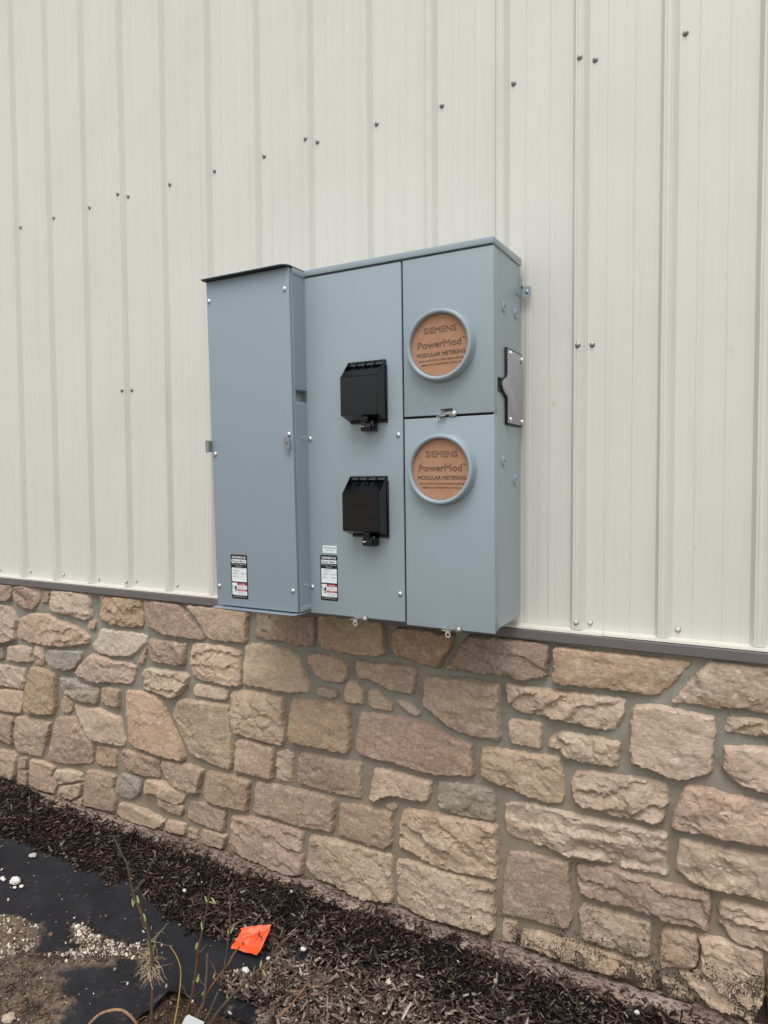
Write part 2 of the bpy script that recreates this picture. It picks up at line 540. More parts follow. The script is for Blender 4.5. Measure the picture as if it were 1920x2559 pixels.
DIRT_1 = [(0.084, -0.699), (0.248, -0.63), (0.342, -0.589), (0.459, -0.544), (0.43, -0.589), (0.335, -0.639), (0.295, -0.689), (0.399, -0.685), (0.482, -0.711), (0.514, -0.794), (0.496, -0.886), (0.3, -1.1), (-.4, -1.1), (-.3, -.75)]
HOLE = [(0.722, -0.685), (0.729, -0.559), (0.797, -0.547), (0.893, -0.543), (1.004, -0.541), (1.08, -.66), (1.1, -0.8), (0.718, -0.8)]

mb = MB()
gx = np.concatenate([[-1500, -300, -60, -15, -6], np.linspace(-3, 4.5, 61), [8, 18, 60, 300, 1500]])
gy = np.concatenate([[-1500, -300, -60, -15, -6, -3], np.linspace(-2, .1, 41), [3, 20, 300, 1500]])
XX, YY = np.meshgrid(gx, gy)
ZZ = np.where((np.abs(XX) < 5) & (YY > -2.2) & (YY < .2), gz(XX, YY)-.014, -1.14)
vs = np.stack([XX, YY, ZZ], -1).reshape(-1, 3)
nx_ = len(gx)
fs = [(j*nx_+i, j*nx_+i+1, (j+1)*nx_+i+1, (j+1)*nx_+i) for j in range(len(gy)-1) for i in range(nx_-1)]
ground = mb.add(vs, fs).build('ground', M_FAR, smooth=True)
ground.data.materials.append(M_SOIL)
for p in ground.data.polygons:
    c = p.center
    if -3 < c.x < 4.4 and -2 < c.y < .1: p.material_index = 1
tag(ground, 'bare brown soil and pale gravel ground around the bed', kind='structure')

def cdt_sheet(outline, holes, step, jit, zf, mask=None):
    """triangulated sheet in plan (or elevation) with clean outlines"""
    xs = [p[0] for p in outline]; ys = [p[1] for p in outline]
    gx_, gy_ = np.meshgrid(np.arange(min(xs), max(xs), step), np.arange(min(ys), max(ys), step))
    px = gx_.ravel()+nr.uniform(-jit, jit, gx_.size); py = gy_.ravel()+nr.uniform(-jit, jit, gx_.size)
    ok = inside(outline, px, py) & (edge_dist(outline, px, py) > step*.55)
    for h in holes: ok &= ~inside(h, px, py) & (edge_dist(h, px, py) > step*.55)
    pts = [Vector(p) for p in outline]; edges = [(i, (i+1) % len(outline)) for i in range(len(outline))]
    for h in holes:
        b = len(pts); pts += [Vector(p) for p in h]
        edges += [(b+i, b+(i+1) % len(h)) for i in range(len(h))]
    pts += [Vector((a, b)) for a, b in zip(px[ok], py[ok])]
    v2, _, f2, *_ = delaunay_2d_cdt(pts, edges, [], 0, 1e-6)
    v = np.array([(p.x, p.y) for p in v2])
    f = np.array([q[:3] for q in f2 if len(q) == 3])
    c = v[f].mean(1)
    keep = inside(outline, c[:, 0], c[:, 1])
    for h in holes: keep &= ~inside(h, c[:, 0], c[:, 1])
    return v, f[keep]

def refine(poly, step, amp, seed):
    """resample an outline and roughen it"""
    out = []
    n = len(poly)
    for i in range(n):
        a, b = Vector(poly[i]), Vector(poly[(i+1) % n])
        k = max(1, int(round((b-a).length/step)))
        nrm = Vector((-(b-a).y, (b-a).x)).normalized()
        for j in range(k):
            p = a.lerp(b, j/k)
            d = amp*noise.fractal(Vector((p.x*60, p.y*60, seed)), .8, 2., 3)
            out.append((p.x+nrm.x*d, p.y+nrm.y*d))
    return out

def set_col(me, cols):
    a = me.color_attributes.new('Col', 'FLOAT_COLOR', 'POINT')
    c = np.ones((len(me.vertices), 4), np.float32); c[:, :3] = cols
    a.data.foreach_set('color', c.ravel())

# black weed-control fabric under the bed, with the planting hole cut out of it
out_ = [(-2.4, -1.25), (1.35, -1.25), (1.35, -.20), (-2.4, -.20)]
v, f = cdt_sheet(out_, [refine(HOLE, .03, .004, 2)], .022, .006, None)
z = gz(v[:, 0], v[:, 1])+.004+.004*fbm(v[:, 0], v[:, 1], 7, 21)
wr = np.sin((v[:, 0]*.55+v[:, 1])*42+3*fbm(v[:, 0], v[:, 1], 3, 8))
z += .0035*np.clip(wr, 0, 1)**3*sstep(-.2, .3, fbm(v[:, 0], v[:, 1], 4, 31))
z += .010*np.exp(-(edge_dist(HOLE, v[:, 0], v[:, 1])/.012)**2)*sstep(-.1, .4, fbm(v[:, 0], v[:, 1], 10, 4)+.2)
me = bpy.data.meshes.new('landscape_fabric')
me.from_pydata(np.column_stack([v, z]).tolist(), [], f.tolist())
d1 = np.where(inside(DIRT_1, v[:, 0], v[:, 1]), 1., np.exp(-(edge_dist(DIRT_1, v[:, 0], v[:, 1])/.035)**2)*.8)
d2 = np.where(inside(GRAV_L, v[:, 0], v[:, 1]), 1., np.exp(-(edge_dist(GRAV_L, v[:, 0], v[:, 1])/.02)**2)*.6)
d3 = np.where(inside(GRAV_2, v[:, 0], v[:, 1]), .8, np.exp(-(edge_dist(GRAV_2, v[:, 0], v[:, 1])/.02)**2)*.5)
d4 = .28*np.exp(-(edge_dist(HOLE, v[:, 0], v[:, 1])/.08)**2)
d5 = (.16+.30*sstep(-.1, .5, fbm(v[:, 0], v[:, 1], 5, 61)))*sstep(-.45, -.62, v[:, 1])
dd = np.maximum.reduce([d1*(.72+.35*fbm(v[:, 0], v[:, 1], 9, 63)), d2, d3, d4, d5])
set_col(me, np.column_stack([dd, dd, dd]))
for p in me.polygons: p.use_smooth = True
fab = link('landscape_fabric', me, M_FAB)
tag(fab, 'black landscape fabric with soil washed over it', kind='structure')

# the dark fines the bark chips lie on
v, f = cdt_sheet(refine(MULCH, .04, .01, 5), [], .03, .008, None)
e = edge_dist(EDGE, v[:, 0], v[:, 1])
z = gz(v[:, 0], v[:, 1])+.004+.008*sstep(0, .03, e)+.004*fbm(v[:, 0], v[:, 1], 30, 9)-.004*np.exp(-(e/.01)**2)
me = bpy.data.meshes.new('mulch_bed')
me.from_pydata(np.column_stack([v, z]).tolist(), [], f.tolist())
for p in me.polygons: p.use_smooth = True
tag(link('mulch_bed', me, M_BED), 'dark shredded bark fines banked against the stone wall', kind='structure')

# ================================================================== ribbed metal siding
ZB, ZT = -.022, 4.2
PROF = [(-2.27, 0), (-1.87, .75), (-1.70, .75), (-1.64, .70), (-1.58, .75), (-1.22, .75), (-1.17, .70), (-1.10, .75), (-1.0, .75), (-.5, 0),
        (1.36, 0), (1.46, .055), (1.95, .055), (2.05, 0), (4.14, 0), (4.24, .055), (4.73, .055), (4.83, 0)]
metal_wall = empty('metal_siding', (.75, 0, ZB))
tag(metal_wall, 'cream ribbed steel siding covering the upper wall behind the grey boxes', 'siding')

def hexscrew(r_w, r_h, mat_w, dome=False):
    pass

def screw_mesh(name, rw, painted):
    b = MB()
    b.lathe([(rw, 0), (rw, -.0012), (rw*.86, -.0024), (rw*.5, -.0030)], (0, 0, 0), 16, 'y')
    b.lathe([(rw*.60, -.002), (rw*.60, -.0062), (rw*.5, -.0072), (rw*.2, -.0075)], (0, 0, 0), 6, 'y', cap1=True)
    me_ = b.mesh(name, True, 0)
    me_.materials.append(painted)
    return me_
SCR_TOP = screw_mesh('screw', .0066, M_ZDULL)
SCR_LOW = screw_mesh('screw', .0066, M_WTRIM)
b = MB(); b.lathe([(.0074, 0), (.0074, -.001)], (0, 0, 0), 16, 'y', cap1=True)
WASH = b.mesh('washer', True); WASH.materials.append(M_GASK)

for n in range(-4, 5):
    prof = []
    for k in range(4*n, 4*n+5):
        for xi, h in PROF:
            if k == 4*n+4 and xi > -1.5: continue
            prof.append((k*RIB+xi*IN, h*IN))
    x0 = prof[0][0]
    lap = [(x0-.006, .0006), (x0-.0005, .0008)] + [(a, h+.0008*max(0, 1-(a-x0)/.03)) for a, h in prof]
    zs_ = [ZB, ZB+.04] + list(np.linspace(.1, ZT, 26))
    vs, fs = [], []
    npf = len(lap)
    for zz in zs_:
        for a, h in lap:
            wob = .0007*noise.noise(Vector((a*5, zz*1.6, 3.1))) if h < .001 else .0003*noise.noise(Vector((a*9, zz*2, 1)))
            vs.append((a-n*.9144-.45, -h-wob, zz))
    for j in range(len(zs_)-1):
        for i in range(npf-1):
            fs.append((j*npf+i, j*npf+i+1, (j+1)*npf+i+1, (j+1)*npf+i))
    pan = MB().add(vs, fs).build('siding_panel', M_SID, metal_wall)
    pan.location = (n*.9144+.45-.75, 0, -ZB)
    ox = n*.9144+.45
    def put(me_, x, y, z_, roll):
        o = link('screw', me_, None, pan)
        o.location = (x-ox, y, z_)
        o.rotation_euler = (rng.uniform(-.06, .06), roll, rng.uniform(-.06, .06))
        q = link('washer', WASH, None, pan)
        q.location = (x-ox, y+.0002, z_-.0006)
    for k in range(4*n, 4*n+4):
        x = k*RIB
        if not (-1.4 < x < 2.9): continue
        for row, (zz, me_) in enumerate(((1.565, SCR_TOP), (.786, SCR_TOP), (0., SCR_LOW))):
            if row == 1 and k % 4: continue
            if row == 1 and n == 1: continue
            put(me_, x+rng.uniform(-.002, .002), -.0008, zz+rng.uniform(-.003, .003), rng.uniform(0, 3))
            if k % 4 == 0:
                put(me_, x-.037, -.0195, zz+(.009 if row == 0 else 0), rng.uniform(0, 3))

# base trim: cream drip edge over a brown cap
trim = empty('base_trim', (.75, 0, -.05))
tag(trim, 'brown metal cap strip with cream drip edge between siding and stone', 'trim')
XJ = 1.867
for a, b_ in ((-3.3, XJ-.0006), (XJ+.0006, 4.4)):
    dz = .0008 if a > 0 else 0
    q = MB().add([(a-.75, .004, .029+dz), (b_-.75, .004, .029+dz), (a-.75, -.026, .0245+dz), (b_-.75, -.026, .0245+dz), (a-.75, -.0275, .0185+dz), (b_-.75, -.0275, .0185+dz), (a-.75, .004, .0185+dz), (b_-.75, .004, .0185+dz)],
                 [(0, 1, 3, 2), (2, 3, 5, 4), (4, 5, 7, 6), (0, 2, 4, 6), (1, 7, 5, 3)])
    q.build('drip_edge', M_WTRIM, trim)
q = MB()
pr = [(.004, .018), (-.033, .0172), (-.035, .0155), (-.0355, -.009), (-.034, -.0115), (-.028, -.0115), (.004, -.0095)]
q.prism(pr, -4.05, 3.65, 'x')
q.build('cap_strip', M_TRIM, trim, bevel=0)

# ================================================================== stone wall
PAL = dict(tn=(190, 168, 144), tl=(200, 181, 158), li=(208, 190, 166), cr=(214, 204, 192), pk=(196, 176, 160), pk2=(190, 168, 150),
           pb=(160, 139, 124), pu=(136, 119, 117), pu2=(150, 127, 118), oc=(186, 158, 126), ob=(148, 122, 98), br=(166, 144, 122),
           gy=(134, 136, 132), gg=(132, 136, 124), rd=(176, 146, 129), **{'or': (190, 166, 144)})
wall = empty('stone_wall', (.75, 0, -1.0))
tag(wall, 'rough tan and brown stone veneer wall with grey mortar under the siding', 'stone wall')
WO = Vector((.75, 0, -1.0))

def chaikin(p, r_=.22):
    o = []
    for i in range(len(p)):
        a, b = p[i], p[(i+1) % len(p)]
        o.append((a[0]+(b[0]-a[0])*r_, a[1]+(b[1]-a[1])*r_))
        o.append((a[0]+(b[0]-a[0])*(1-r_), a[1]+(b[1]-a[1])*(1-r_)))
    return o

def grow(p, d):
    n = len(p)
    ar = sum(p[i][0]*p[(i+1) % n][1]-p[(i+1) % n][0]*p[i][1] for i in range(n))
    s = 1 if ar > 0 else -1
    o = []
    for i in range(n):
        a, b_, c = Vector(p[i-1]), Vector(p[i]), Vector(p[(i+1) % n])
        t = (c-a).normalized()
        o.append((b_.x+s*t.y*d, b_.y-s*t.x*d))
    return o

def mnoise(fn, x, z, s, seed, *a):
    sy = seed*3.17 % 91
    return np.array([fn(Vector((p*s, q*s, sy)), *a) for p, q in zip(x, z)])

def make_stone(col, style, poly, seed, step=.0052):
    rs = np.random.default_rng(seed)
    poly = refine(grow(chaikin(poly, .08), .0042), step, .0034, seed)
    cx = sum(p[0] for p in poly)/len(poly); cz = sum(p[1] for p in poly)/len(poly)
    v, f = cdt_sheet(poly, [], step, step*.35, None)
    x, z = v[:, 0], v[:, 1]
    d = edge_dist(poly, x, z)
    size = math.sqrt((max(p[0] for p in poly)-min(p[0] for p in poly))*(max(p[1] for p in poly)-min(p[1] for p in poly)))
    T = rs.uniform(.029, .039)*min(1, .6+size*2.4)
    n1 = mnoise(noise.fractal, x, z, 9, seed, .9, 2.1, 4)
    n2 = mnoise(noise.fractal, x, z, 34, seed+5, .75, 2.1, 4)
    bw = min(.0085, size*.07)*(1+.5*n2)
    prof = np.clip(d/bw, 0, 1)**.62
    lx, lz = (x-cx)/(size+1e-6), (z-cz)/(size+1e-6)
    # split faces: tilted planes meeting in sharp arrises, their lines bent by noise
    wx, wz = lx+.10*n1, lz+.10*n2
    face = np.full(x.shape, 9.)
    for k in range(3+2*style):
        a = rs.uniform(0, 6.28); g = rs.uniform(.06, .20+.06*style)
        face = np.minimum(face, rs.uniform(.0, .045)+g*(math.cos(a)*wx+math.sin(a)*wz))
    face = np.clip((face-face.mean())*size*.6, -.012, .012)
    # bedding ledges, mostly undercut
    ang = rs.normal(-.08, .30)
    t = (-math.sin(ang)*x+math.cos(ang)*z) + .030*n1 + .008*n2
    t = t/rs.uniform(.050, .095)+rs.uniform(0, 1)
    ft = t-np.floor(t)
    amp = [.0034, .0090, .0130][style]*rs.uniform(.8, 1.25)
    where = sstep(-.25, .25, mnoise(noise.noise, x, z, 7, seed+9))
    saw = np.where(ft < .84, .5-ft/.84, -.5+(ft-.84)/.16)
    led = saw*(1 if rs.random() < .75 else -1)*amp*(.25+.75*where)
    # conchoidal flakes
    q = mnoise(noise.fractal, x, z, 8.5, seed+17, .95, 2.2, 5)
    fl_ = [.0016, .0034, .0050][style]
    sp = fl_*(sstep(-.02, .02, q)+.8*sstep(.26, .30, q)-.7*sstep(.24, .20, -q))
    h = prof*(T + face + led + sp + .0018*n2) + .0010*mnoise(noise.noise, x, z, 150, seed)
    lo_ = .64*T*prof
    h = np.where(h < lo_, lo_+(h-lo_)*.25, h)
    vs = np.column_stack([x-cx, -h, z-cz]).tolist()
    fs = f.tolist()
    lut = {(round(p[0], 5), round(p[1], 5)): i for i, p in enumerate(v)}
    ring = [lut.get((round(p[0], 5), round(p[1], 5))) for p in poly]
    ring = [i for i in ring if i is not None]
    b0 = len(vs)
    vs += [(v[i, 0]-cx, .012, v[i, 1]-cz) for i in ring]
    k = len(ring)
    fs += [(ring[i], ring[(i+1) % k], b0+(i+1) % k, b0+i) for i in range(k)]
    me_ = bpy.data.meshes.new('stone')
    me_.from_pydata(vs, [], fs)
    bm = bmesh.new(); bm.from_mesh(me_); bmesh.ops.recalc_face_normals(bm, faces=bm.faces)
    for ff in bm.faces: ff.smooth = True
    for e in bm.edges:
        if len(e.link_faces) == 2 and e.calc_face_angle(0) > R(34): e.smooth = False
    bm.to_mesh(me_); bm.free()
    o = link('stone', me_, M_STONE, wall)
    o.location = (cx-WO.x, 0, cz-WO.z)
    r0, g0, b0_ = PAL[col]
    r0, g0, b0_ = [c_*.60+t_*.40 for c_, t_ in zip((r0, g0, b0_), (190, 168, 147))]
    j = rs.uniform(.96, 1.06)*1.03
    o.color = lin(min(255, r0*j*rs.uniform(.985, 1.015)), min(255, g0*j), min(255, b0_*j*rs.uniform(.98, 1.02)))
    return o

STONES = [
('pu',0,[(-0.946,-0.065),(-0.781,-0.06),(-0.786,-0.107),(-0.808,-0.141),(-0.951,-0.151)]),
('pb',1,[(-0.77,-0.066),(-0.668,-0.057),(-0.579,-0.067),(-0.584,-0.099),(-0.611,-0.143),(-0.645,-0.169),(-0.707,-0.173),(-0.768,-0.152),(-0.782,-0.121)]),
('br',0,[(-0.575,-0.07),(-0.519,-0.073),(-0.54,-0.127),(-0.582,-0.134),(-0.584,-0.106)]),
('li',1,[(-0.511,-0.066),(-0.382,-0.064),(-0.267,-0.066),(-0.254,-0.098),(-0.257,-0.135),(-0.251,-0.161),(-0.291,-0.188),(-0.386,-0.173),(-0.489,-0.168),(-0.529,-0.152),(-0.518,-0.101)]),
('oc',2,[(-0.202,-0.068),(-0.091,-0.066),(0.049,-0.065),(0.054,-0.102),(0.064,-0.146),(0.058,-0.183),(-0.013,-0.188),(-0.118,-0.188),(-0.16,-0.176),(-0.208,-0.17),(-0.196,-0.117)]),
('pu2',0,[(0.06,-0.067),(0.165,-0.065),(0.257,-0.07),(0.316,-0.117),(0.367,-0.163),(0.396,-0.198),(0.334,-0.203),(0.245,-0.203),(0.178,-0.197),(0.115,-0.185),(0.08,-0.173),(0.067,-0.127)]),
('tn',0,[(0.296,-0.067),(0.454,-0.066),(0.606,-0.071),(0.602,-0.12),(0.593,-0.19),(0.512,-0.193),(0.436,-0.195),(0.407,-0.18),(0.356,-0.119)]),
('pk',1,[(-0.952,-0.169),(-0.827,-0.161),(-0.782,-0.193),(-0.76,-0.228),(-0.777,-0.273),(-0.773,-0.319),(-0.841,-0.343),(-0.961,-0.358)]),
('tn',1,[(-0.754,-0.22),(-0.663,-0.185),(-0.553,-0.179),(-0.47,-0.201),(-0.387,-0.21),(-0.308,-0.23),(-0.264,-0.256),(-0.27,-0.283),(-0.33,-0.3),(-0.443,-0.319),(-0.549,-0.324),(-0.658,-0.325),(-0.747,-0.313),(-0.772,-0.287)]),
('pb',0,[(-0.252,-0.178),(-0.223,-0.185),(-0.234,-0.219),(-0.272,-0.213)]),
('cr',0,[(-0.2,-0.213),(-0.087,-0.208),(0.013,-0.208),(0.079,-0.209),(0.07,-0.247),(0.029,-0.276),(-0.008,-0.311),(-0.1,-0.32),(-0.194,-0.318),(-0.246,-0.301),(-0.249,-0.281),(-0.215,-0.251)]),
('tn',0,[(0.076,-0.252),(0.068,-0.297),(0.054,-0.337),(0.023,-0.332),(0.042,-0.294)]),
('pb',1,[(0.088,-0.226),(0.195,-0.221),(0.297,-0.222),(0.288,-0.266),(0.287,-0.305),(0.258,-0.318),(0.175,-0.316),(0.111,-0.318),(0.09,-0.289),(0.083,-0.251)]),
('tn',2,[(0.326,-0.216),(0.405,-0.213),(0.489,-0.21),(0.567,-0.222),(0.562,-0.28),(0.564,-0.356),(0.494,-0.36),(0.394,-0.361),(0.322,-0.356),(0.311,-0.312),(0.31,-0.269)]),
('pk',0,[(-0.836,-0.355),(-0.755,-0.346),(-0.67,-0.344),(-0.662,-0.415),(-0.764,-0.425),(-0.848,-0.426)]),
('pk',1,[(-0.645,-0.331),(-0.581,-0.327),(-0.568,-0.393),(-0.591,-0.42),(-0.646,-0.42),(-0.647,-0.374)]),
('gy',0,[(-0.544,-0.337),(-0.444,-0.333),(-0.311,-0.321),(-0.322,-0.357),(-0.362,-0.406),(-0.416,-0.423),(-0.499,-0.416),(-0.552,-0.391)]),
('pk2',1,[(-0.262,-0.326),(-0.185,-0.33),(-0.11,-0.341),(-0.027,-0.338),(0.016,-0.348),(0.008,-0.388),(-0.011,-0.426),(-0.066,-0.43),(-0.16,-0.44),(-0.237,-0.447),(-0.325,-0.435),(-0.361,-0.423),(-0.344,-0.393),(-0.297,-0.354)]),
('pk',1,[(-0.966,-0.457),(-0.8,-0.446),(-0.714,-0.446),(-0.722,-0.498),(-0.726,-0.549),(-0.816,-0.551),(-0.972,-0.562)]),
('tn',0,[(-0.972,-0.575),(-0.805,-0.559),(-0.727,-0.558),(-0.729,-0.608),(-0.752,-0.668),(-0.834,-0.672),(-0.978,-0.679)]),
('oc',0,[(-0.674,-0.434),(-0.586,-0.434),(-0.49,-0.446),(-0.493,-0.524),(-0.498,-0.594),(-0.519,-0.636),(-0.617,-0.648),(-0.712,-0.649),(-0.717,-0.592),(-0.7,-0.51)]),
('gy',1,[(-0.464,-0.453),(-0.376,-0.452),(-0.302,-0.466),(-0.209,-0.47),(-0.215,-0.518),(-0.226,-0.543),(-0.299,-0.54),(-0.37,-0.537),(-0.43,-0.522),(-0.466,-0.492)]),
('br',0,[(-0.457,-0.543),(-0.411,-0.543),(-0.385,-0.57),(-0.398,-0.607),(-0.455,-0.616),(-0.475,-0.591)]),
('br',0,[(-0.194,-0.458),(-0.132,-0.456),(-0.086,-0.462),(-0.089,-0.505),(-0.093,-0.539),(-0.154,-0.538),(-0.206,-0.533),(-0.202,-0.496)]),
('li',2,[(0.058,-0.353),(0.132,-0.343),(0.2,-0.341),(0.282,-0.34),(0.302,-0.355),(0.293,-0.387),(0.247,-0.437),(0.214,-0.451),(0.155,-0.441),(0.086,-0.441),(0.046,-0.434),(0.056,-0.394),(0.037,-0.381)]),
('li',0,[(0.338,-0.378),(0.409,-0.374),(0.507,-0.373),(0.496,-0.421),(0.431,-0.425),(0.361,-0.426),(0.321,-0.417),(0.326,-0.392)]),
('oc',0,[(-0.049,-0.454),(0.033,-0.449),(0.12,-0.455),(0.166,-0.48),(0.182,-0.521),(0.214,-0.573),(0.251,-0.622),(0.274,-0.674),(0.27,-0.692),(0.199,-0.694),(0.105,-0.69),(0.007,-0.689),(-0.037,-0.674),(-0.044,-0.603),(-0.054,-0.526)]),
('tn',0,[(0.259,-0.447),(0.368,-0.443),(0.446,-0.438),(0.503,-0.438),(0.513,-0.487),(0.516,-0.557),(0.522,-0.633),(0.509,-0.686),(0.441,-0.682),(0.371,-0.674),(0.307,-0.665),(0.282,-0.629),(0.248,-0.573),(0.214,-0.516),(0.23,-0.477)]),
('tl',0,[(-0.386,-0.563),(-0.34,-0.563),(-0.291,-0.569),(-0.231,-0.557),(-0.155,-0.572),(-0.094,-0.582),(-0.077,-0.635),(-0.06,-0.678),(-0.075,-0.704),(-0.169,-0.704),(-0.256,-0.703),(-0.294,-0.672),(-0.333,-0.631),(-0.367,-0.595)]),
('br',0,[(-0.979,-0.698),(-0.834,-0.687),(-0.806,-0.697),(-0.817,-0.761),(-0.824,-0.829),(-0.912,-0.815),(-0.984,-0.813)]),
('br',0,[(-0.791,-0.683),(-0.685,-0.677),(-0.542,-0.672),(-0.555,-0.731),(-0.591,-0.801),(-0.609,-0.851),(-0.704,-0.855),(-0.782,-0.851),(-0.803,-0.803),(-0.794,-0.743)]),
('br',0,[(-0.498,-0.64),(-0.378,-0.621),(-0.354,-0.648),(-0.31,-0.688),(-0.264,-0.718),(-0.258,-0.761),(-0.268,-0.814),(-0.381,-0.836),(-0.496,-0.855),(-0.569,-0.847),(-0.538,-0.763),(-0.516,-0.696)]),
('br',0,[(-0.243,-0.724),(-0.179,-0.723),(-0.118,-0.725),(-0.116,-0.761),(-0.12,-0.802),(-0.172,-0.805),(-0.24,-0.805),(-0.245,-0.765)]),
('br',1,[(-0.085,-0.715),(0.007,-0.711),(0.113,-0.708),(0.143,-0.724),(0.139,-0.757),(0.136,-0.795),(0.066,-0.8),(-0.005,-0.802),(-0.069,-0.791),(-0.086,-0.755)]),
('br',0,[(0.156,-0.709),(0.24,-0.705),(0.314,-0.71),(0.37,-0.711),(0.357,-0.756),(0.344,-0.814),(0.279,-0.813),(0.213,-0.805),(0.165,-0.764),(0.148,-0.736)]),
('br',0,[(-0.988,-0.874),(-0.819,-0.858),(-0.799,-0.884),(-0.809,-0.938),(-0.82,-0.999),(-0.921,-1.001),(-0.994,-0.997)]),
('br',0,[(-0.783,-0.877),(-0.722,-0.869),(-0.728,-0.926),(-0.787,-0.928)]),
('br',0,[(-0.788,-0.936),(-0.725,-0.934),(-0.728,-1.006),(-0.795,-1.005)]),
('br',0,[(-0.699,-0.872),(-0.604,-0.865),(-0.518,-0.873),(-0.54,-0.927),(-0.504,-0.948),(-0.529,-1.003),(-0.622,-1.005),(-0.711,-1.002),(-0.705,-0.932)]),
('tl',1,[(-0.515,-0.887),(-0.424,-0.868),(-0.337,-0.868),(-0.333,-0.902),(-0.426,-0.929),(-0.49,-0.95),(-0.534,-0.933)]),
('tn',1,[(-0.481,-0.952),(-0.405,-0.93),(-0.333,-0.911),(-0.351,-0.97),(-0.398,-0.999),(-0.471,-1.005),(-0.507,-0.984)]),
('tn',0,[(-0.411,-1.007),(-0.341,-0.976),(-0.347,-1.013),(-0.422,-1.026)]),
('br',0,[(-0.301,-0.844),(-0.222,-0.832),(-0.126,-0.833),(-0.138,-0.898),(-0.124,-0.936),(-0.136,-0.999),(-0.218,-1.004),(-0.325,-1.008),(-0.317,-0.93)]),
('gy',0,[(-0.097,-0.817),(-0.024,-0.812),(0.026,-0.818),(0.031,-0.856),(0.017,-0.891),(-0.036,-0.923),(-0.101,-0.924),(-0.13,-0.897),(-0.124,-0.856)]),
('tn',1,[(0.052,-0.813),(0.153,-0.805),(0.237,-0.819),(0.283,-0.824),(0.261,-0.87),(0.227,-0.884),(0.16,-0.876),(0.108,-0.865),(0.06,-0.879),(0.042,-0.86)]),
('br',0,[(0.118,-0.877),(0.177,-0.885),(0.265,-0.881),(0.251,-0.923),(0.193,-0.923),(0.142,-0.916),(0.122,-0.896)]),
('br',0,[(-0.109,-0.947),(-0.027,-0.939),(0.071,-0.949),(0.159,-0.961),(0.145,-0.99),(0.113,-1.007),(0.016,-1.011),(-0.076,-1.013),(-0.115,-0.992)]),
('br',0,[(0.169,-0.961),(0.217,-0.953),(0.271,-0.953),(0.266,-0.998),(0.207,-1.006),(0.151,-1.004),(0.157,-0.99)]),
('br',0,[(0.29,-0.852),(0.359,-0.843),(0.437,-0.847),(0.483,-0.851),(0.479,-0.891),(0.474,-0.935),(0.404,-0.937),(0.325,-0.934),(0.284,-0.931),(0.283,-0.894)]),
('br',0,[(0.287,-0.962),(0.332,-0.96),(0.339,-0.999),(0.28,-1.001)]),
('br',0,[(0.352,-0.952),(0.42,-0.942),(0.485,-0.944),(0.473,-0.983),(0.465,-1.001),(0.403,-1.01),(0.349,-1.003),(0.349,-0.978)]),
('br',0,[(0.39,-0.711),(0.479,-0.705),(0.561,-0.703),(0.602,-0.71),(0.593,-0.764),(0.588,-0.827),(0.514,-0.832),(0.438,-0.831),(0.379,-0.826),(0.38,-0.768)]),
('tl',0,[(0.584,-0.197),(0.659,-0.183),(0.729,-0.184),(0.79,-0.191),(0.827,-0.217),(0.849,-0.27),(0.871,-0.305),(0.871,-0.335),(0.808,-0.347),(0.761,-0.351),(0.692,-0.35),(0.621,-0.348),(0.577,-0.346),(0.578,-0.259)]),
('pb',1,[(0.644,-0.06),(0.731,-0.061),(0.825,-0.061),(0.9,-0.06),(0.9,-0.116),(0.893,-0.172),(0.831,-0.173),(0.764,-0.169),(0.695,-0.168),(0.628,-0.161),(0.632,-0.12)]),
('oc',0,[(0.917,-0.047),(1.035,-0.05),(1.171,-0.054),(1.173,-0.11),(1.182,-0.16),(1.153,-0.174),(1.082,-0.179),(1.021,-0.176),(0.934,-0.172),(0.914,-0.153)]),
('ob',0,[(1.216,-0.07),(1.277,-0.064),(1.348,-0.069),(1.423,-0.074),(1.409,-0.119),(1.383,-0.156),(1.371,-0.185),(1.326,-0.183),(1.271,-0.172),(1.21,-0.164),(1.199,-0.132),(1.198,-0.092)]),
('tn',1,[(0.86,-0.2),(0.908,-0.189),(0.966,-0.19),(1.009,-0.201),(1.033,-0.222),(1.024,-0.263),(1.008,-0.284),(0.971,-0.289),(0.92,-0.285),(0.888,-0.259),(0.866,-0.229)]),
('tn',1,[(1.064,-0.192),(1.123,-0.195),(1.198,-0.191),(1.29,-0.19),(1.288,-0.233),(1.279,-0.282),(1.249,-0.286),(1.198,-0.281),(1.158,-0.268),(1.117,-0.258),(1.069,-0.26),(1.06,-0.227)]),
('pk',0,[(0.901,-0.312),(0.939,-0.304),(0.971,-0.31),(0.992,-0.315),(0.986,-0.332),(0.964,-0.344),(0.926,-0.341),(0.907,-0.333)]),
('tn',0,[(1.036,-0.268),(1.063,-0.274),(1.09,-0.299),(1.086,-0.349),(1.05,-0.349),(1.014,-0.344),(1.014,-0.296)]),
('pk',1,[(1.108,-0.294),(1.14,-0.284),(1.169,-0.306),(1.2,-0.329),(1.2,-0.352),(1.163,-0.356),(1.107,-0.351),(1.105,-0.326)]),
('pk',0,[(1.209,-0.31),(1.249,-0.304),(1.276,-0.32),(1.306,-0.343),(1.29,-0.356),(1.265,-0.347),(1.237,-0.331)]),
('tn',0,[(1.312,-0.219),(1.384,-0.21),(1.44,-0.209),(1.515,-0.208),(1.566,-0.21),(1.568,-0.265),(1.568,-0.319),(1.572,-0.383),(1.528,-0.385),(1.478,-0.388),(1.44,-0.383),(1.401,-0.37),(1.375,-0.353),(1.348,-0.334),(1.321,-0.321),(1.309,-0.317),(1.315,-0.272)]),
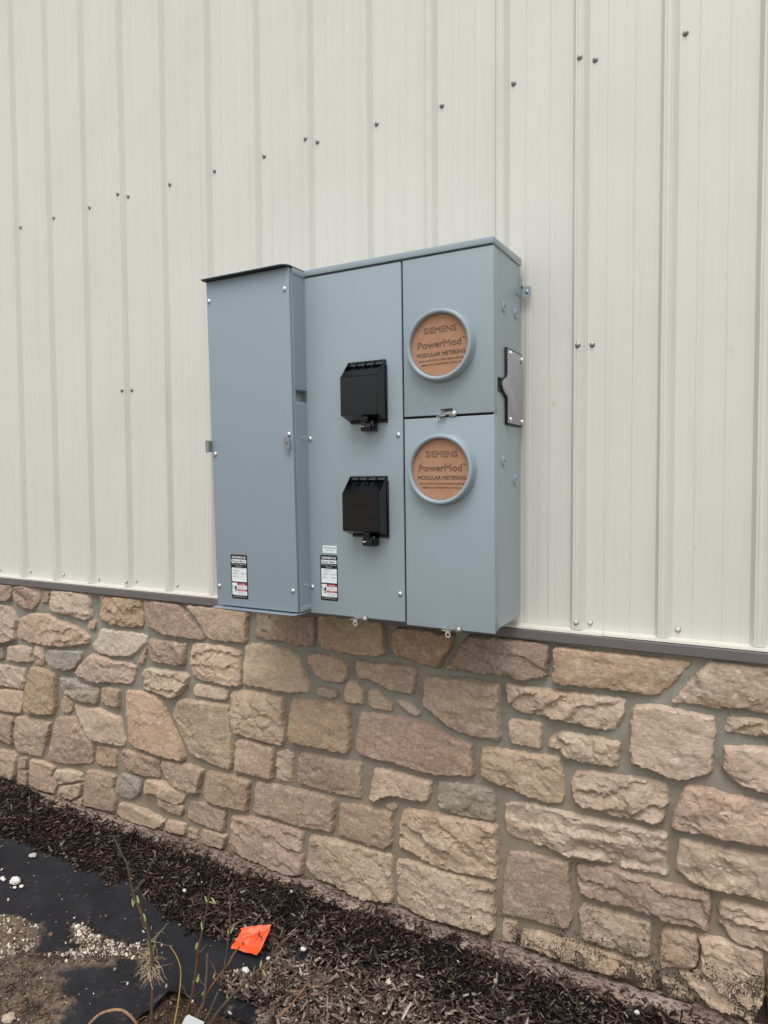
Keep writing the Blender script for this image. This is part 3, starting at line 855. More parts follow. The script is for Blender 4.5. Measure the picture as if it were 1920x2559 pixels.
('tn',2,[(0.521,-0.377),(0.584,-0.368),(0.677,-0.366),(0.757,-0.369),(0.763,-0.41),(0.762,-0.472),(0.771,-0.51),(0.754,-0.547),(0.696,-0.546),(0.646,-0.543),(0.581,-0.54),(0.529,-0.54),(0.515,-0.49),(0.513,-0.437)]),
('oc',0,[(0.798,-0.365),(0.861,-0.362),(0.945,-0.357),(1.029,-0.361),(1.038,-0.415),(1.04,-0.474),(1.03,-0.526),(0.968,-0.527),(0.898,-0.523),(0.826,-0.525),(0.789,-0.524),(0.786,-0.462),(0.791,-0.406)]),
('rd',0,[(1.08,-0.371),(1.151,-0.368),(1.237,-0.364),(1.32,-0.371),(1.373,-0.39),(1.426,-0.405),(1.479,-0.41),(1.482,-0.453),(1.487,-0.513),(1.425,-0.521),(1.362,-0.531),(1.308,-0.529),(1.253,-0.523),(1.202,-0.517),(1.138,-0.524),(1.079,-0.52),(1.054,-0.503),(1.059,-0.449),(1.068,-0.4)]),
('tn',0,[(0.54,-0.562),(0.595,-0.549),(0.653,-0.557),(0.713,-0.56),(0.712,-0.612),(0.704,-0.682),(0.644,-0.683),(0.578,-0.684),(0.53,-0.682),(0.534,-0.616)]),
('tn',1,[(0.726,-0.575),(0.768,-0.558),(0.798,-0.567),(0.797,-0.623),(0.8,-0.676),(0.763,-0.681),(0.725,-0.675),(0.722,-0.621)]),
('br',0,[(0.829,-0.556),(0.904,-0.553),(0.98,-0.554),(1.079,-0.549),(1.081,-0.604),(1.078,-0.677),(1.017,-0.677),(0.935,-0.676),(0.863,-0.674),(0.82,-0.672),(0.818,-0.619)]),
('tn',1,[(1.129,-0.555),(1.191,-0.55),(1.264,-0.554),(1.338,-0.559),(1.338,-0.597),(1.324,-0.63),(1.275,-0.631),(1.219,-0.633),(1.167,-0.644),(1.14,-0.666),(1.111,-0.662),(1.123,-0.622)]),
('gg',1,[(1.361,-0.552),(1.42,-0.546),(1.484,-0.541),(1.55,-0.54),(1.555,-0.578),(1.552,-0.641),(1.509,-0.645),(1.459,-0.645),(1.415,-0.645),(1.369,-0.635),(1.362,-0.614),(1.359,-0.577)]),
('pb',0,[(0.625,-0.704),(0.714,-0.7),(0.837,-0.694),(0.928,-0.693),(0.973,-0.697),(0.971,-0.752),(0.965,-0.817),(0.901,-0.821),(0.822,-0.827),(0.726,-0.824),(0.655,-0.826),(0.612,-0.827),(0.617,-0.77)]),
('br',0,[(0.991,-0.708),(1.065,-0.696),(1.137,-0.691),(1.198,-0.692),(1.201,-0.747),(1.198,-0.8),(1.171,-0.822),(1.124,-0.826),(1.064,-0.823),(1.015,-0.824),(0.987,-0.815),(0.991,-0.759)]),
('tn',0,[(1.175,-0.666),(1.207,-0.659),(1.218,-0.671),(1.195,-0.686),(1.174,-0.682)]),
('tn',2,[(1.244,-0.669),(1.32,-0.662),(1.414,-0.655),(1.491,-0.652),(1.559,-0.651),(1.559,-0.708),(1.562,-0.768),(1.559,-0.823),(1.516,-0.823),(1.452,-0.828),(1.383,-0.833),(1.318,-0.825),(1.263,-0.814),(1.221,-0.8),(1.219,-0.778),(1.236,-0.768),(1.221,-0.761),(1.224,-0.709)]),
('pb',1,[(0.512,-0.857),(0.59,-0.847),(0.698,-0.837),(0.781,-0.837),(0.845,-0.841),(0.837,-0.902),(0.84,-0.947),(0.833,-1.005),(0.778,-1.015),(0.716,-1.014),(0.638,-1.009),(0.565,-1.008),(0.52,-0.998),(0.498,-0.977),(0.507,-0.915)]),
('tn',2,[(0.868,-0.85),(0.952,-0.84),(1.052,-0.837),(1.148,-0.839),(1.197,-0.842),(1.197,-0.9),(1.199,-0.999),(1.147,-1.004),(1.087,-1.011),(1.026,-1.007),(0.963,-1.0),(0.912,-1.003),(0.859,-0.987),(0.848,-0.962),(0.855,-0.909)]),
('tn',2,[(1.212,-0.847),(1.279,-0.839),(1.361,-0.838),(1.446,-0.835),(1.503,-0.836),(1.553,-0.847),(1.553,-0.892),(1.556,-0.927),(1.553,-0.971),(1.532,-0.999),(1.478,-0.998),(1.4,-1.0),(1.333,-1.005),(1.263,-1.003),(1.214,-0.999),(1.214,-0.926)]),
('tn',0,[(1.578,-0.939),(1.623,-0.934),(1.62,-1.001),(1.573,-1.01)]),
('tn',1,[(1.635,-0.96),(1.697,-0.943),(1.754,-0.943),(1.82,-0.938),(1.885,-0.94),(1.977,-0.942),(2.013,-0.949),(2.021,-1.007),(1.968,-1.007),(1.906,-1.003),(1.842,-1.003),(1.788,-1.001),(1.731,-1.0),(1.679,-0.999),(1.632,-1.003)]),
('pb',0,[(1.596,-0.72),(1.661,-0.712),(1.724,-0.71),(1.78,-0.704),(1.782,-0.766),(1.786,-0.822),(1.79,-0.873),(1.776,-0.912),(1.731,-0.915),(1.679,-0.913),(1.632,-0.916),(1.578,-0.924),(1.573,-0.861),(1.581,-0.787)]),
('tl',2,[(1.58,-0.577),(1.613,-0.564),(1.672,-0.559),(1.74,-0.561),(1.818,-0.561),(1.887,-0.558),(1.953,-0.556),(2.023,-0.556),(2.042,-0.561),(2.043,-0.618),(2.044,-0.679),(1.995,-0.682),(1.934,-0.682),(1.872,-0.676),(1.818,-0.679),(1.775,-0.685),(1.707,-0.676),(1.649,-0.682),(1.607,-0.678),(1.586,-0.665),(1.58,-0.619)]),
('pb',1,[(1.797,-0.705),(1.861,-0.693),(1.924,-0.69),(1.995,-0.695),(2.063,-0.698),(2.148,-0.689),(2.151,-0.736),(2.144,-0.789),(2.098,-0.794),(2.055,-0.792),(1.996,-0.791),(1.935,-0.787),(1.873,-0.791),(1.814,-0.794),(1.8,-0.756)]),
('tn',2,[(1.814,-0.817),(1.862,-0.817),(1.925,-0.815),(2.004,-0.813),(2.004,-0.856),(2.002,-0.906),(1.992,-0.923),(1.942,-0.929),(1.895,-0.925),(1.842,-0.931),(1.815,-0.917),(1.803,-0.852)]),
('tn',1,[(2.031,-0.821),(2.074,-0.81),(2.115,-0.814),(2.123,-0.85),(2.12,-0.904),(2.085,-0.919),(2.052,-0.929),(2.026,-0.942),(2.023,-0.883)]),
('tn',2,[(2.119,-0.815),(2.168,-0.809),(2.222,-0.807),(2.27,-0.809),(2.275,-0.861),(2.278,-0.921),(2.259,-0.985),(2.247,-1.003),(2.193,-1.0),(2.152,-1.004),(2.114,-0.973),(2.067,-0.934),(2.123,-0.909),(2.128,-0.854)]),
('tn',0,[(2.032,-0.963),(2.076,-0.969),(2.115,-0.994),(2.11,-1.015),(2.067,-1.009),(2.03,-1.012)]),
('tl',2,[(2.173,-0.703),(2.211,-0.699),(2.281,-0.704),(2.323,-0.709),(2.325,-0.808),(2.278,-0.801),(2.239,-0.801),(2.208,-0.804),(2.185,-0.788),(2.165,-0.758)]),
('tn',1,[(2.283,-0.828),(2.334,-0.831),(2.345,-1.008),(2.281,-1.002),(2.282,-0.92)]),
('tl',2,[(2.069,-0.564),(2.128,-0.562),(2.187,-0.56),(2.278,-0.559),(2.321,-0.558),(2.323,-0.675),(2.272,-0.675),(2.211,-0.672),(2.157,-0.68),(2.106,-0.676),(2.087,-0.663),(2.06,-0.657),(2.065,-0.607)]),
('or',2,[(2.084,-0.415),(2.13,-0.41),(2.185,-0.417),(2.233,-0.414),(2.276,-0.417),(2.318,-0.417),(2.32,-0.531),(2.278,-0.532),(2.217,-0.532),(2.15,-0.536),(2.085,-0.541),(2.047,-0.537),(2.058,-0.487),(2.072,-0.446)]),
('tn',2,[(1.795,-0.436),(1.843,-0.423),(1.922,-0.422),(1.992,-0.416),(2.041,-0.419),(2.044,-0.463),(2.037,-0.497),(2.03,-0.531),(1.983,-0.534),(1.923,-0.537),(1.871,-0.538),(1.817,-0.536),(1.79,-0.519),(1.779,-0.471)]),
('tn',1,[(1.509,-0.415),(1.577,-0.409),(1.648,-0.407),(1.751,-0.402),(1.757,-0.447),(1.765,-0.508),(1.76,-0.535),(1.718,-0.55),(1.666,-0.541),(1.607,-0.524),(1.553,-0.524),(1.506,-0.504),(1.506,-0.455)]),
('tl',0,[(1.595,-0.314),(1.648,-0.308),(1.697,-0.309),(1.694,-0.344),(1.693,-0.387),(1.648,-0.387),(1.601,-0.387),(1.592,-0.356)]),
('li',2,[(1.714,-0.358),(1.748,-0.323),(1.794,-0.324),(1.859,-0.324),(1.916,-0.327),(1.916,-0.36),(1.911,-0.397),(1.859,-0.404),(1.811,-0.402),(1.762,-0.4),(1.739,-0.379),(1.714,-0.375)]),
('tl',2,[(1.582,-0.204),(1.647,-0.204),(1.727,-0.207),(1.815,-0.203),(1.93,-0.203),(1.928,-0.244),(1.915,-0.278),(1.903,-0.3),(1.848,-0.301),(1.789,-0.294),(1.739,-0.291),(1.677,-0.286),(1.607,-0.283),(1.589,-0.262)]),
('tl',0,[(1.948,-0.219),(2.009,-0.207),(2.067,-0.211),(2.114,-0.217),(2.153,-0.216),(2.155,-0.264),(2.149,-0.316),(2.148,-0.368),(2.107,-0.389),(2.069,-0.406),(2.031,-0.397),(1.992,-0.383),(1.944,-0.379),(1.941,-0.323),(1.943,-0.268)]),
('oc',0,[(1.727,-0.077),(1.803,-0.077),(1.893,-0.075),(1.993,-0.077),(2.1,-0.074),(2.075,-0.111),(2.043,-0.152),(2.014,-0.182),(1.96,-0.185),(1.894,-0.181),(1.815,-0.184),(1.772,-0.184),(1.727,-0.182)]),
('pu2',1,[(1.467,-0.067),(1.552,-0.066),(1.647,-0.065),(1.717,-0.071),(1.715,-0.118),(1.71,-0.169),(1.67,-0.178),(1.642,-0.19),(1.588,-0.18),(1.528,-0.185),(1.465,-0.184),(1.389,-0.185),(1.401,-0.162),(1.434,-0.115)]),
('tl',1,[(2.135,-0.067),(2.193,-0.068),(2.27,-0.069),(2.312,-0.071),(2.314,-0.187),(2.272,-0.192),(2.229,-0.186),(2.186,-0.188),(2.145,-0.196),(2.109,-0.192),(2.076,-0.194),(2.043,-0.197),(2.066,-0.164),(2.103,-0.113)]),
('li',2,[(2.177,-0.213),(2.23,-0.208),(2.314,-0.207),(2.315,-0.251),(2.273,-0.251),(2.222,-0.252),(2.173,-0.256)]),
('tl',1,[(2.174,-0.291),(2.231,-0.283),(2.316,-0.275),(2.318,-0.398),(2.267,-0.389),(2.215,-0.387),(2.193,-0.374),(2.172,-0.353)]),
('gy',0,[(-0.962,-0.371),(-0.872,-0.367),(-0.869,-0.422),(-0.965,-0.437)]),
]

ALLP = []
for i, (col, st, poly) in enumerate(STONES):
    make_stone(col, st, poly, 100+i*13)
    ALLP.append(poly)

# the same rubble carried on past both ends of the view
def rubble(x0, x1, seed):
    rs = random.Random(seed)
    z_ = -1.0
    hs_ = [.15, .13, .18, .12, .17, .13, .06]
    tot = sum(hs_); hs_ = [h*.935/tot for h in hs_]
    for ri, h in enumerate(hs_):
        x = x0
        while x < x1-.06:
            w_ = min(rs.uniform(.10, .30), x1-x)
            if x1-(x+w_) < .08: w_ = x1-x
            g = .011
            j = lambda: rs.uniform(-.010, .010)
            a, b_, c, e_ = (x+g+j(), z_+g), (x+w_-g+j(), z_+g+j()*.6), (x+w_-g+j(), z_+h-g+j()*.6), (x+g+j(), z_+h-g)
            mid = ((a[0]+b_[0])/2, z_+g+j()*.8), ((c[0]+e_[0])/2, z_+h-g+j()*.8)
            make_stone(rs.choice(['tn', 'tl', 'br', 'oc', 'pb', 'tn', 'br', 'pk']), rs.choice([0, 1, 1, 2]), [a, mid[0], b_, c, mid[1], e_], seed*1000+ri*50+int(x*17), .012)
            x += w_
        z_ += h
rubble(-2.3, -1.03, 5)
rubble(2.36, 3.5, 9)

# mortar bed
gxs = np.arange(-2.4, 3.6, .0125); gzs = np.arange(-1.012, -.045, .0125)
XX, ZZ = np.meshgrid(gxs, gzs)
YY = -.0130-.003*fbm(XX, ZZ, 14, 41)-.0018*fbm(XX, ZZ, 45, 43)
nx_ = len(gxs)
vs = np.stack([XX-.75, YY, ZZ+1.0], -1).reshape(-1, 3)
fs = [(j*nx_+i, j*nx_+i+1, (j+1)*nx_+i+1, (j+1)*nx_+i) for j in range(len(gzs)-1) for i in range(nx_-1)]
MB().add(vs, fs).build('mortar', M_MORT, wall, smooth=True, angle=80)

# concrete footing ledge under the stones
xs_ = np.arange(-2.4, 3.6, .018)
pr = [(.02, -1.0125), (-.020, -1.0135), (-.045, -1.016), (-.070, -1.020), (-.082, -1.028), (-.085, -1.05), (-.085, -1.2)]
vs, fs = [], []
for x in xs_:
    for k, (y, z_) in enumerate(pr):
        a = noise.fractal(Vector((x*14, k*1.7, 2)), .8, 2, 4)
        vs.append((x-.75, y+.005*a*(k > 1), z_+1.1+.004*noise.fractal(Vector((x*22, k*2.3, 7)), .8, 2, 3)*(k > 1)))
npf = len(pr)
for i in range(len(xs_)-1):
    for k in range(npf-1):
        fs.append((i*npf+k, i*npf+k+1, (i+1)*npf+k+1, (i+1)*npf+k))
ft = MB().add(vs, fs).build('footing', M_FOOT, smooth=True, angle=70, loc=(.75, 0, -1.1))
tag(ft, 'soil stained concrete footing ledge below the stone wall', 'footing')

# ================================================================== enclosures
def recess_box(x0, x1, y0, y1, z0, z1, ry0, ry1, rz0, rz1, dep, slope=0.):
    """box whose +X side has a pressed-in pocket"""
    b = MB()
    b.add([(x0, y0, z0), (x1, y0, z0), (x1, y1, z0), (x0, y1, z0), (x0, y0, z1), (x1, y0, z1), (x1, y1, z1), (x0, y1, z1)],
          [(0, 3, 2, 1), (4, 5, 6, 7), (0, 1, 5, 4), (2, 3, 7, 6), (3, 0, 4, 7)])
    ys, zs2 = [y0, ry0, ry1, y1], [z0, rz0, rz1, z1]
    vs_ = [(x1, y, z_) for z_ in zs2 for y in ys]
    fs_ = [(r_*4+c, r_*4+c+1, r_*4+c+5, r_*4+c+4) for r_ in range(3) for c in range(3) if not (r_ == 1 and c == 1)]
    vs_ += [(x1-dep*.2, ry0+slope, rz0+.006), (x1-dep, ry1, rz0+.010), (x1-dep, ry1, rz1-.003), (x1-dep, ry0+slope, rz1-.003)]
    fs_ += [(16, 17, 18, 19), (5, 6, 17, 16), (6, 10, 18, 17), (10, 9, 19, 18), (9, 5, 16, 19)]
    return b.add(vs_, fs_)

PAN = MB()
PAN.lathe([(.0070, 0), (.0070, -.0012), (.0063, -.0032), (.0044, -.0046), (.0014, -.0052)], (0, 0, 0), 18, 'y', cap1=True)
PAN_ME = PAN.mesh('screw', True, angle=60); PAN_ME.materials.append(M_ZINC)
SLOT_ME = MB().box(-.0040, .0040, -.0056, -.0047, -.0006, .0006).mesh('slot'); SLOT_ME.materials.append(M_SHADOW)

def pan_screw(parent, x, y, z_, sc_=1., axis='y'):
    o = link('screw', PAN_ME, None, parent)
    o.location = (x, y, z_); o.scale = (sc_,)*3
    a = rng.uniform(0, 3.1)
    o.rotation_euler = (rng.uniform(-.08, .08), a, rng.uniform(-.08, .08)) if axis == 'y' else (0, 0, math.pi/2)
    s = link('slot', SLOT_ME, None, o)
    return o

def rrect(x0, x1, z0, z1, r_, n=4):
    o = []
    for cx, cz, a0 in ((x1-r_, z1-r_, 0), (x0+r_, z1-r_, 90), (x0+r_, z0+r_, 180), (x1-r_, z0+r_, 270)):
        for k in range(n+1):
            a = R(a0+90*k/n); o.append((cx+r_*math.cos(a), cz+r_*math.sin(a)))
    return o

def data_label(parent, y, x0, x1, z0, z1, rows):
    w_, h_ = x1-x0, z1-z0
    X = lambda u: x0+u*w_
    Z = lambda v_: z1-v_*h_
    lab = MB().prism(rrect(x0, x1, z0, z1, .004), y, y-.0004).build('label', M_LBLK, parent)
    lab['label'] = 'black and white data sticker with a red danger panel'
    p = MB()
    for u0, u1, v0, v1 in ((.05, .95, .108, .186), (.05, .95, .298, .612), (.05, .95, .642, .915)):
        p.prism(rrect(X(u0), X(u1), Z(v1), Z(v0), .0018, 2), y-.0004, y-.0006)
    p.build('print_panel', M_LWHT, lab)
    p = MB()
    for v0, v1 in ((.642, .690), (.782, .822)):
        p.box(X(.36), X(.95), y-.0006, y-.0008, Z(v1), Z(v0))
    p.build('red_band', M_LRED, lab)
    white = [('SIEMENS', X(.5), Z(.060), w_*.84, h_*.052, 0, .01), ('Modular Metering', X(.5), Z(.216), w_*.86, h_*.028), ('System', X(.5), Z(.258), w_*.36, h_*.026)]
    foot = [('Siemens Industry, Inc.', X(.5), Z(.928), w_*.5, h_*.018), ('Peachtree Corners, Georgia U.S.A.', X(.5), Z(.955), w_*.84, h_*.020),
             ]
    for rw in white: lettering('heading', [rw], y-.0007, M_LWHT, lab)
    lettering('maker_line', foot[:1], y-.0007, M_LWHT, lab); lettering('maker_line', foot[1:], y-.0007, M_LWHT, lab)
    lettering('band_print', [('DANGER', X(.66), Z(.666), w_*.34, h_*.028), ('PELIGRO', X(.66), Z(.802), w_*.34, h_*.024)], y-.0010, M_LWHT, lab)
    dark = [('Power Mod', X(.46), Z(.147), w_*.76, h_*.044, 0, .02), ('TM', X(.90), Z(.132), w_*.06, h_*.014)]
    lettering('rating_print', [(t, X(u), Z(v_), w_*ww, h_*hh) for t, u, v_, ww, hh in rows], y-.0008, M_INK, lab)
    lettering('heading', dark, y-.0008, M_INK, lab); dark = []
    for i, (t, ww) in enumerate((('Hazardous voltage.', .34), ('Will cause death or serious injury.', .52), ('Turn off power before servicing.', .54), ('Replace all covers.', .40))):
        dark.append((t, X(.38+ww/2), Z(.703+.020*i), w_*ww, h_*.012))
    for i, (t, ww) in enumerate((('Tension peligrosa.', .36), ('Puede causar la muerte.', .50), ('Desconecte la energia.', .54), ('Cierre las tapas.', .42))):
        dark.append((t, X(.38+ww/2), Z(.837+.020*i), w_*ww, h_*.012))
    lettering('warning_print', dark[:4], y-.0008, M_INK, lab); lettering('warning_print', dark[4:], y-.0008, M_INK, lab)
    # shock pictogram: hand and arc
    g = MB()
    g.prism([(X(.20), Z(.775)), (X(.24), Z(.705)), (X(.29), Z(.700)), (X(.33), Z(.730)), (X(.325), Z(.780)), (X(.27), Z(.795))], y-.0006, y-.0008)
    g.prism([(X(.20), Z(.790)), (X(.27), Z(.808)), (X(.32), Z(.800)), (X(.30), Z(.838)), (X(.235), Z(.842))], y-.0006, y-.0008)
    for a, c in (((.07, .70), (.15, .725)), ((.15, .725), (.11, .755)), ((.11, .755), (.18, .775))):
        ax, az, bx, bz = X(a[0]), Z(a[1]), X(c[0]), Z(c[1])
        dx, dz = bx-ax, bz-az; L_ = math.hypot(dx, dz); nx2, nz2 = -dz/L_*.0008, dx/L_*.0008
        g.prism([(ax+nx2, az+nz2), (bx+nx2, bz+nz2), (bx-nx2, bz-nz2), (ax-nx2, az-nz2)], y-.0006, y-.0008)
    g.build('pictogram', M_INK, lab)
    return lab

# ---- tap box (left)
tap = empty('tap_box', (.74, -.02, 0), (R(1.6), 0, 0))
tag(tap, 'tall narrow blue-grey electrical tap box left of the meter stack', 'electrical box')
recess_box(-.0125, .3000, -.288, .0, .022, 1.036, -.283, -.215, .648, .687, .022, .004).build('body', M_BOX, tap, bevel=.0012)
MB().box(-.0155, .2975, -.300, -.2885, .0235, 1.0365).build('front_cover', M_BOX2, tap, bevel=.0016, seg=3)
MB().box(.3000, .3022, -.286, -.02, 1.0205, 1.0375).build('top_side_flange', M_BOX, tap, bevel=.0006)
MB().box(.3000, .3020, -.287, -.02, .0225, .0385).build('bottom_side_flange', M_BOX, tap, bevel=.0006)
def shelf(z0, z1, yf):
    pts = [(-.020, .0), (.302, .0), (.302, yf+.022)]
    for k in range(7):
        a = R(0-90*k/6); pts.append((.280+.022*math.cos(a), yf+.022+.022*math.sin(a)))
    for k in range(4):
        a = R(-90-90*k/3); pts.append((-.014+.006*math.cos(a), yf+.006+.006*math.sin(a)))
    b = MB(); b.prism(pts, z0, z1, 'z'); return b
shelf(1.0395, 1.0418, -.321).build('top_flange', M_BOX2, tap, bevel=.0005, seg=1)
shelf(1.0370, 1.0393, -.3190).build('underside_shade', M_GASK, tap)  # black sheet added under the top flange, stands in for its shaded underside
shelf(.0165, .0190, -.3185).build('bottom_flange', M_BOX2, tap, bevel=.0005, seg=1)
for x, z_ in ((-.0057, .977), (.2822, .9755), (.2840, .5546), (-.002, .5039), (-.0047, .0847), (.2822, .0882)):
    pan_screw(tap, x, -.300, z_)
for x0, x1, sgn in ((-.0185, -.0145, -1), (.284, .288, 1)):
    # padlock tab: folded strip with a slotted eye standing off the cover
    cx = (x0+x1)/2
    t = MB()
    n_ = 14
    o_pts = rrect(-.0085, .0085, -.0190, .0190, .0025, 3)
    k_ = len(o_pts)
    i_pts = [(.0036*math.cos(math.atan2(q_[1], q_[0])), .0062*math.sin(math.atan2(q_[1], q_[0]))) for q_ in o_pts]
    vs = []
    for yy in (-.0008, .0008):
        vs += [(p_[0], yy, p_[1]) for p_ in o_pts] + [(p_[0], yy, p_[1]) for p_ in i_pts]
    fs = []
    for i in range(k_):
        j = (i+1) % k_
        fs += [(i, j, k_+j, k_+i), (2*k_+i, 3*k_+i, 3*k_+j, 2*k_+j), (i, 2*k_+i, 2*k_+j, j), (k_+i, k_+j, 3*k_+j, 3*k_+i)]
    t.add(vs, fs)
    t.box(-.0085 if sgn > 0 else .0069, -.0069 if sgn > 0 else .0085, -.0008, .012, -.017, .017)
    o = t.build('padlock_tab', M_ZDULL, tap, loc=(cx+(-.004 if sgn < 0 else -.001), -.3135, .528))
for z_ in (.544, .100):
    MB().lathe([(.0055, 0), (.005, .0012), (.003, .002)], (0, 0, 0), 14, 'x', cap1=True).build('dimple', M_BOX, tap, smooth=True, loc=(.3, -.258, z_))
data_label(tap, -.3003, .0458, .1110, .0490, .1885,
           [('Tap Box Module', .56, .320, .56, .020), ('Catalog Number', .27, .348, .28, .010), ('WTB36000CU', .33, .372, .42, .020), ('Bus Rating', .25, .405, .22, .010), ('1200A Max', .29, .428, .36, .019),
            ('Tap Rating', .72, .405, .22, .010), ('800A Max', .77, .428, .32, .019), ('Voltage', .22, .482, .16, .010), ('240 V Max', .29, .505, .36, .019), ('Wires', .68, .482, .12, .010), ('3', .66, .508, .03, .020)])

# ---- meter stack (right)
stk = empty('meter_stack', (1.03, -.02, 0), (R(1.0), 0, 0))
tag(stk, 'wide blue-grey two-meter electrical stack with breaker covers and round meter openings', 'electrical box')
body = recess_box(.012, .5965, -.222, .0, .006, 1.024, -.2125, -.150, .645, .686, .014)
body.v = [(x, y+(.016*z_ if y > -.01 else 0), z_) for x, y, z_ in body.v]
body.build('body', M_BOX, stk, bevel=.0012)
MB().box(.016, .592, -.2245, -.2225, .010, 1.020).build('door_gap', M_SHADOW, stk)
cap = MB()
cap.add([(.0065, -.2385, 1.0225), (.6005, -.2385, 1.0225), (.6005, .016, 1.0275), (.0065, .016, 1.0275), (.0065, -.2385, 1.0395), (.6005, -.2385, 1.0395), (.6005, .016, 1.050), (.0065, .016, 1.050)],
        [(0, 3, 2, 1), (4, 5, 6, 7), (0, 1, 5, 4), (1, 2, 6, 5), (2, 3, 7, 6), (3, 0, 4, 7)])
cap.build('top_cap', M_BOX, stk, bevel=.0014)
door = MB().box(.0085, .3325, -.235, -.2248, .0075, 1.0180).build('breaker_door', M_BOX, stk, bevel=.003, seg=3)
def meter_door(z0, z1):
    b = MB().box(.3378, .6000, -.235, -.2248, z0, z1)
    b.box(.5972, .6000, -.2249, -.206, z0+.004, z1-.004)
    return b.build('meter_door', M_BOX, stk, bevel=.003, seg=3)
dU = meter_door(.5895, 1.0180); dL = meter_door(.0010, .5830)
for x, z_ in ((.0203, .5402), (.0177, .0886), (.3184, .5405), (.3179, .0888)):
    pan_screw(stk, x, -.235, z_)

# rings and their cardboard blanks
RINGP = [(.0985, .0), (.0985, -.004), (.0962, -.007), (.0955, -.020), (.0945, -.0255), (.0925, -.0278), (.0895, -.0285), (.0862, -.0278), (.0838, -.0255), (.0830, -.022), (.0828, -.002)]
RING_ME = MB().lathe(RINGP, (0, 0, 0), 72, 'y').mesh('meter_ring', True, angle=50); RING_ME.materials.append(M_BOX)
for i, (cz, dr, lbl) in enumerate(((.7745, dU, 'round brown cardboard blank in the upper meter ring'), (.4415, dL, 'round brown cardboard blank in the lower meter ring'))):
    rg = link('meter_ring', RING_ME, None, dr); rg.location = (.4525, -.235, cz)
    MB().lathe([(.0800, 0), (.0828, 0), (.0828, -.0016)], (0, 0, 0), 48, 'y', cap0=True).build('back_plate', M_SHADOW, dr, loc=(.4525, -.2352, cz))
    wm = Matrix.Translation((1.03, -.02, 0)) @ Matrix.Rotation(R(1.0), 4, 'X')
    cb = MB().lathe([(.0822, 0), (.0822, -.003)], (0, 0, 0), 64, 'y', cap0=True, cap1=True).build('cardboard_cover', M_CARD, None)
    cb.matrix_world = wm @ Matrix.Translation((.4525, -.2465-.0004*i, cz)) @ Matrix.Rotation(R(-1.2 if i == 0 else .4), 4, 'Y')
    tag(cb, lbl, 'cardboard cover', 'cardboard covers in the meter openings')
    rows = [('SIEMENS', .003, .0415, .094, .0170, .019), ('PowerMod', -.001, .0040, .127, .0185, .019), ('TM', .069, .0135, .008, .0040, 0, .02), ('MODULAR METERING', .003, -.0225, .141, .0108, .024),
            ('INSTALL PROTECTIVE COVER IN METER OPENING', .003, -.0385, .132, .0050, 0, .004), ('REMOVE ONLY WHEN METER IS INSTALLED', .003, -.0495, .116, .0050, 0, .004)]
    lettering('print', rows, -.0034, M_INK, cb)

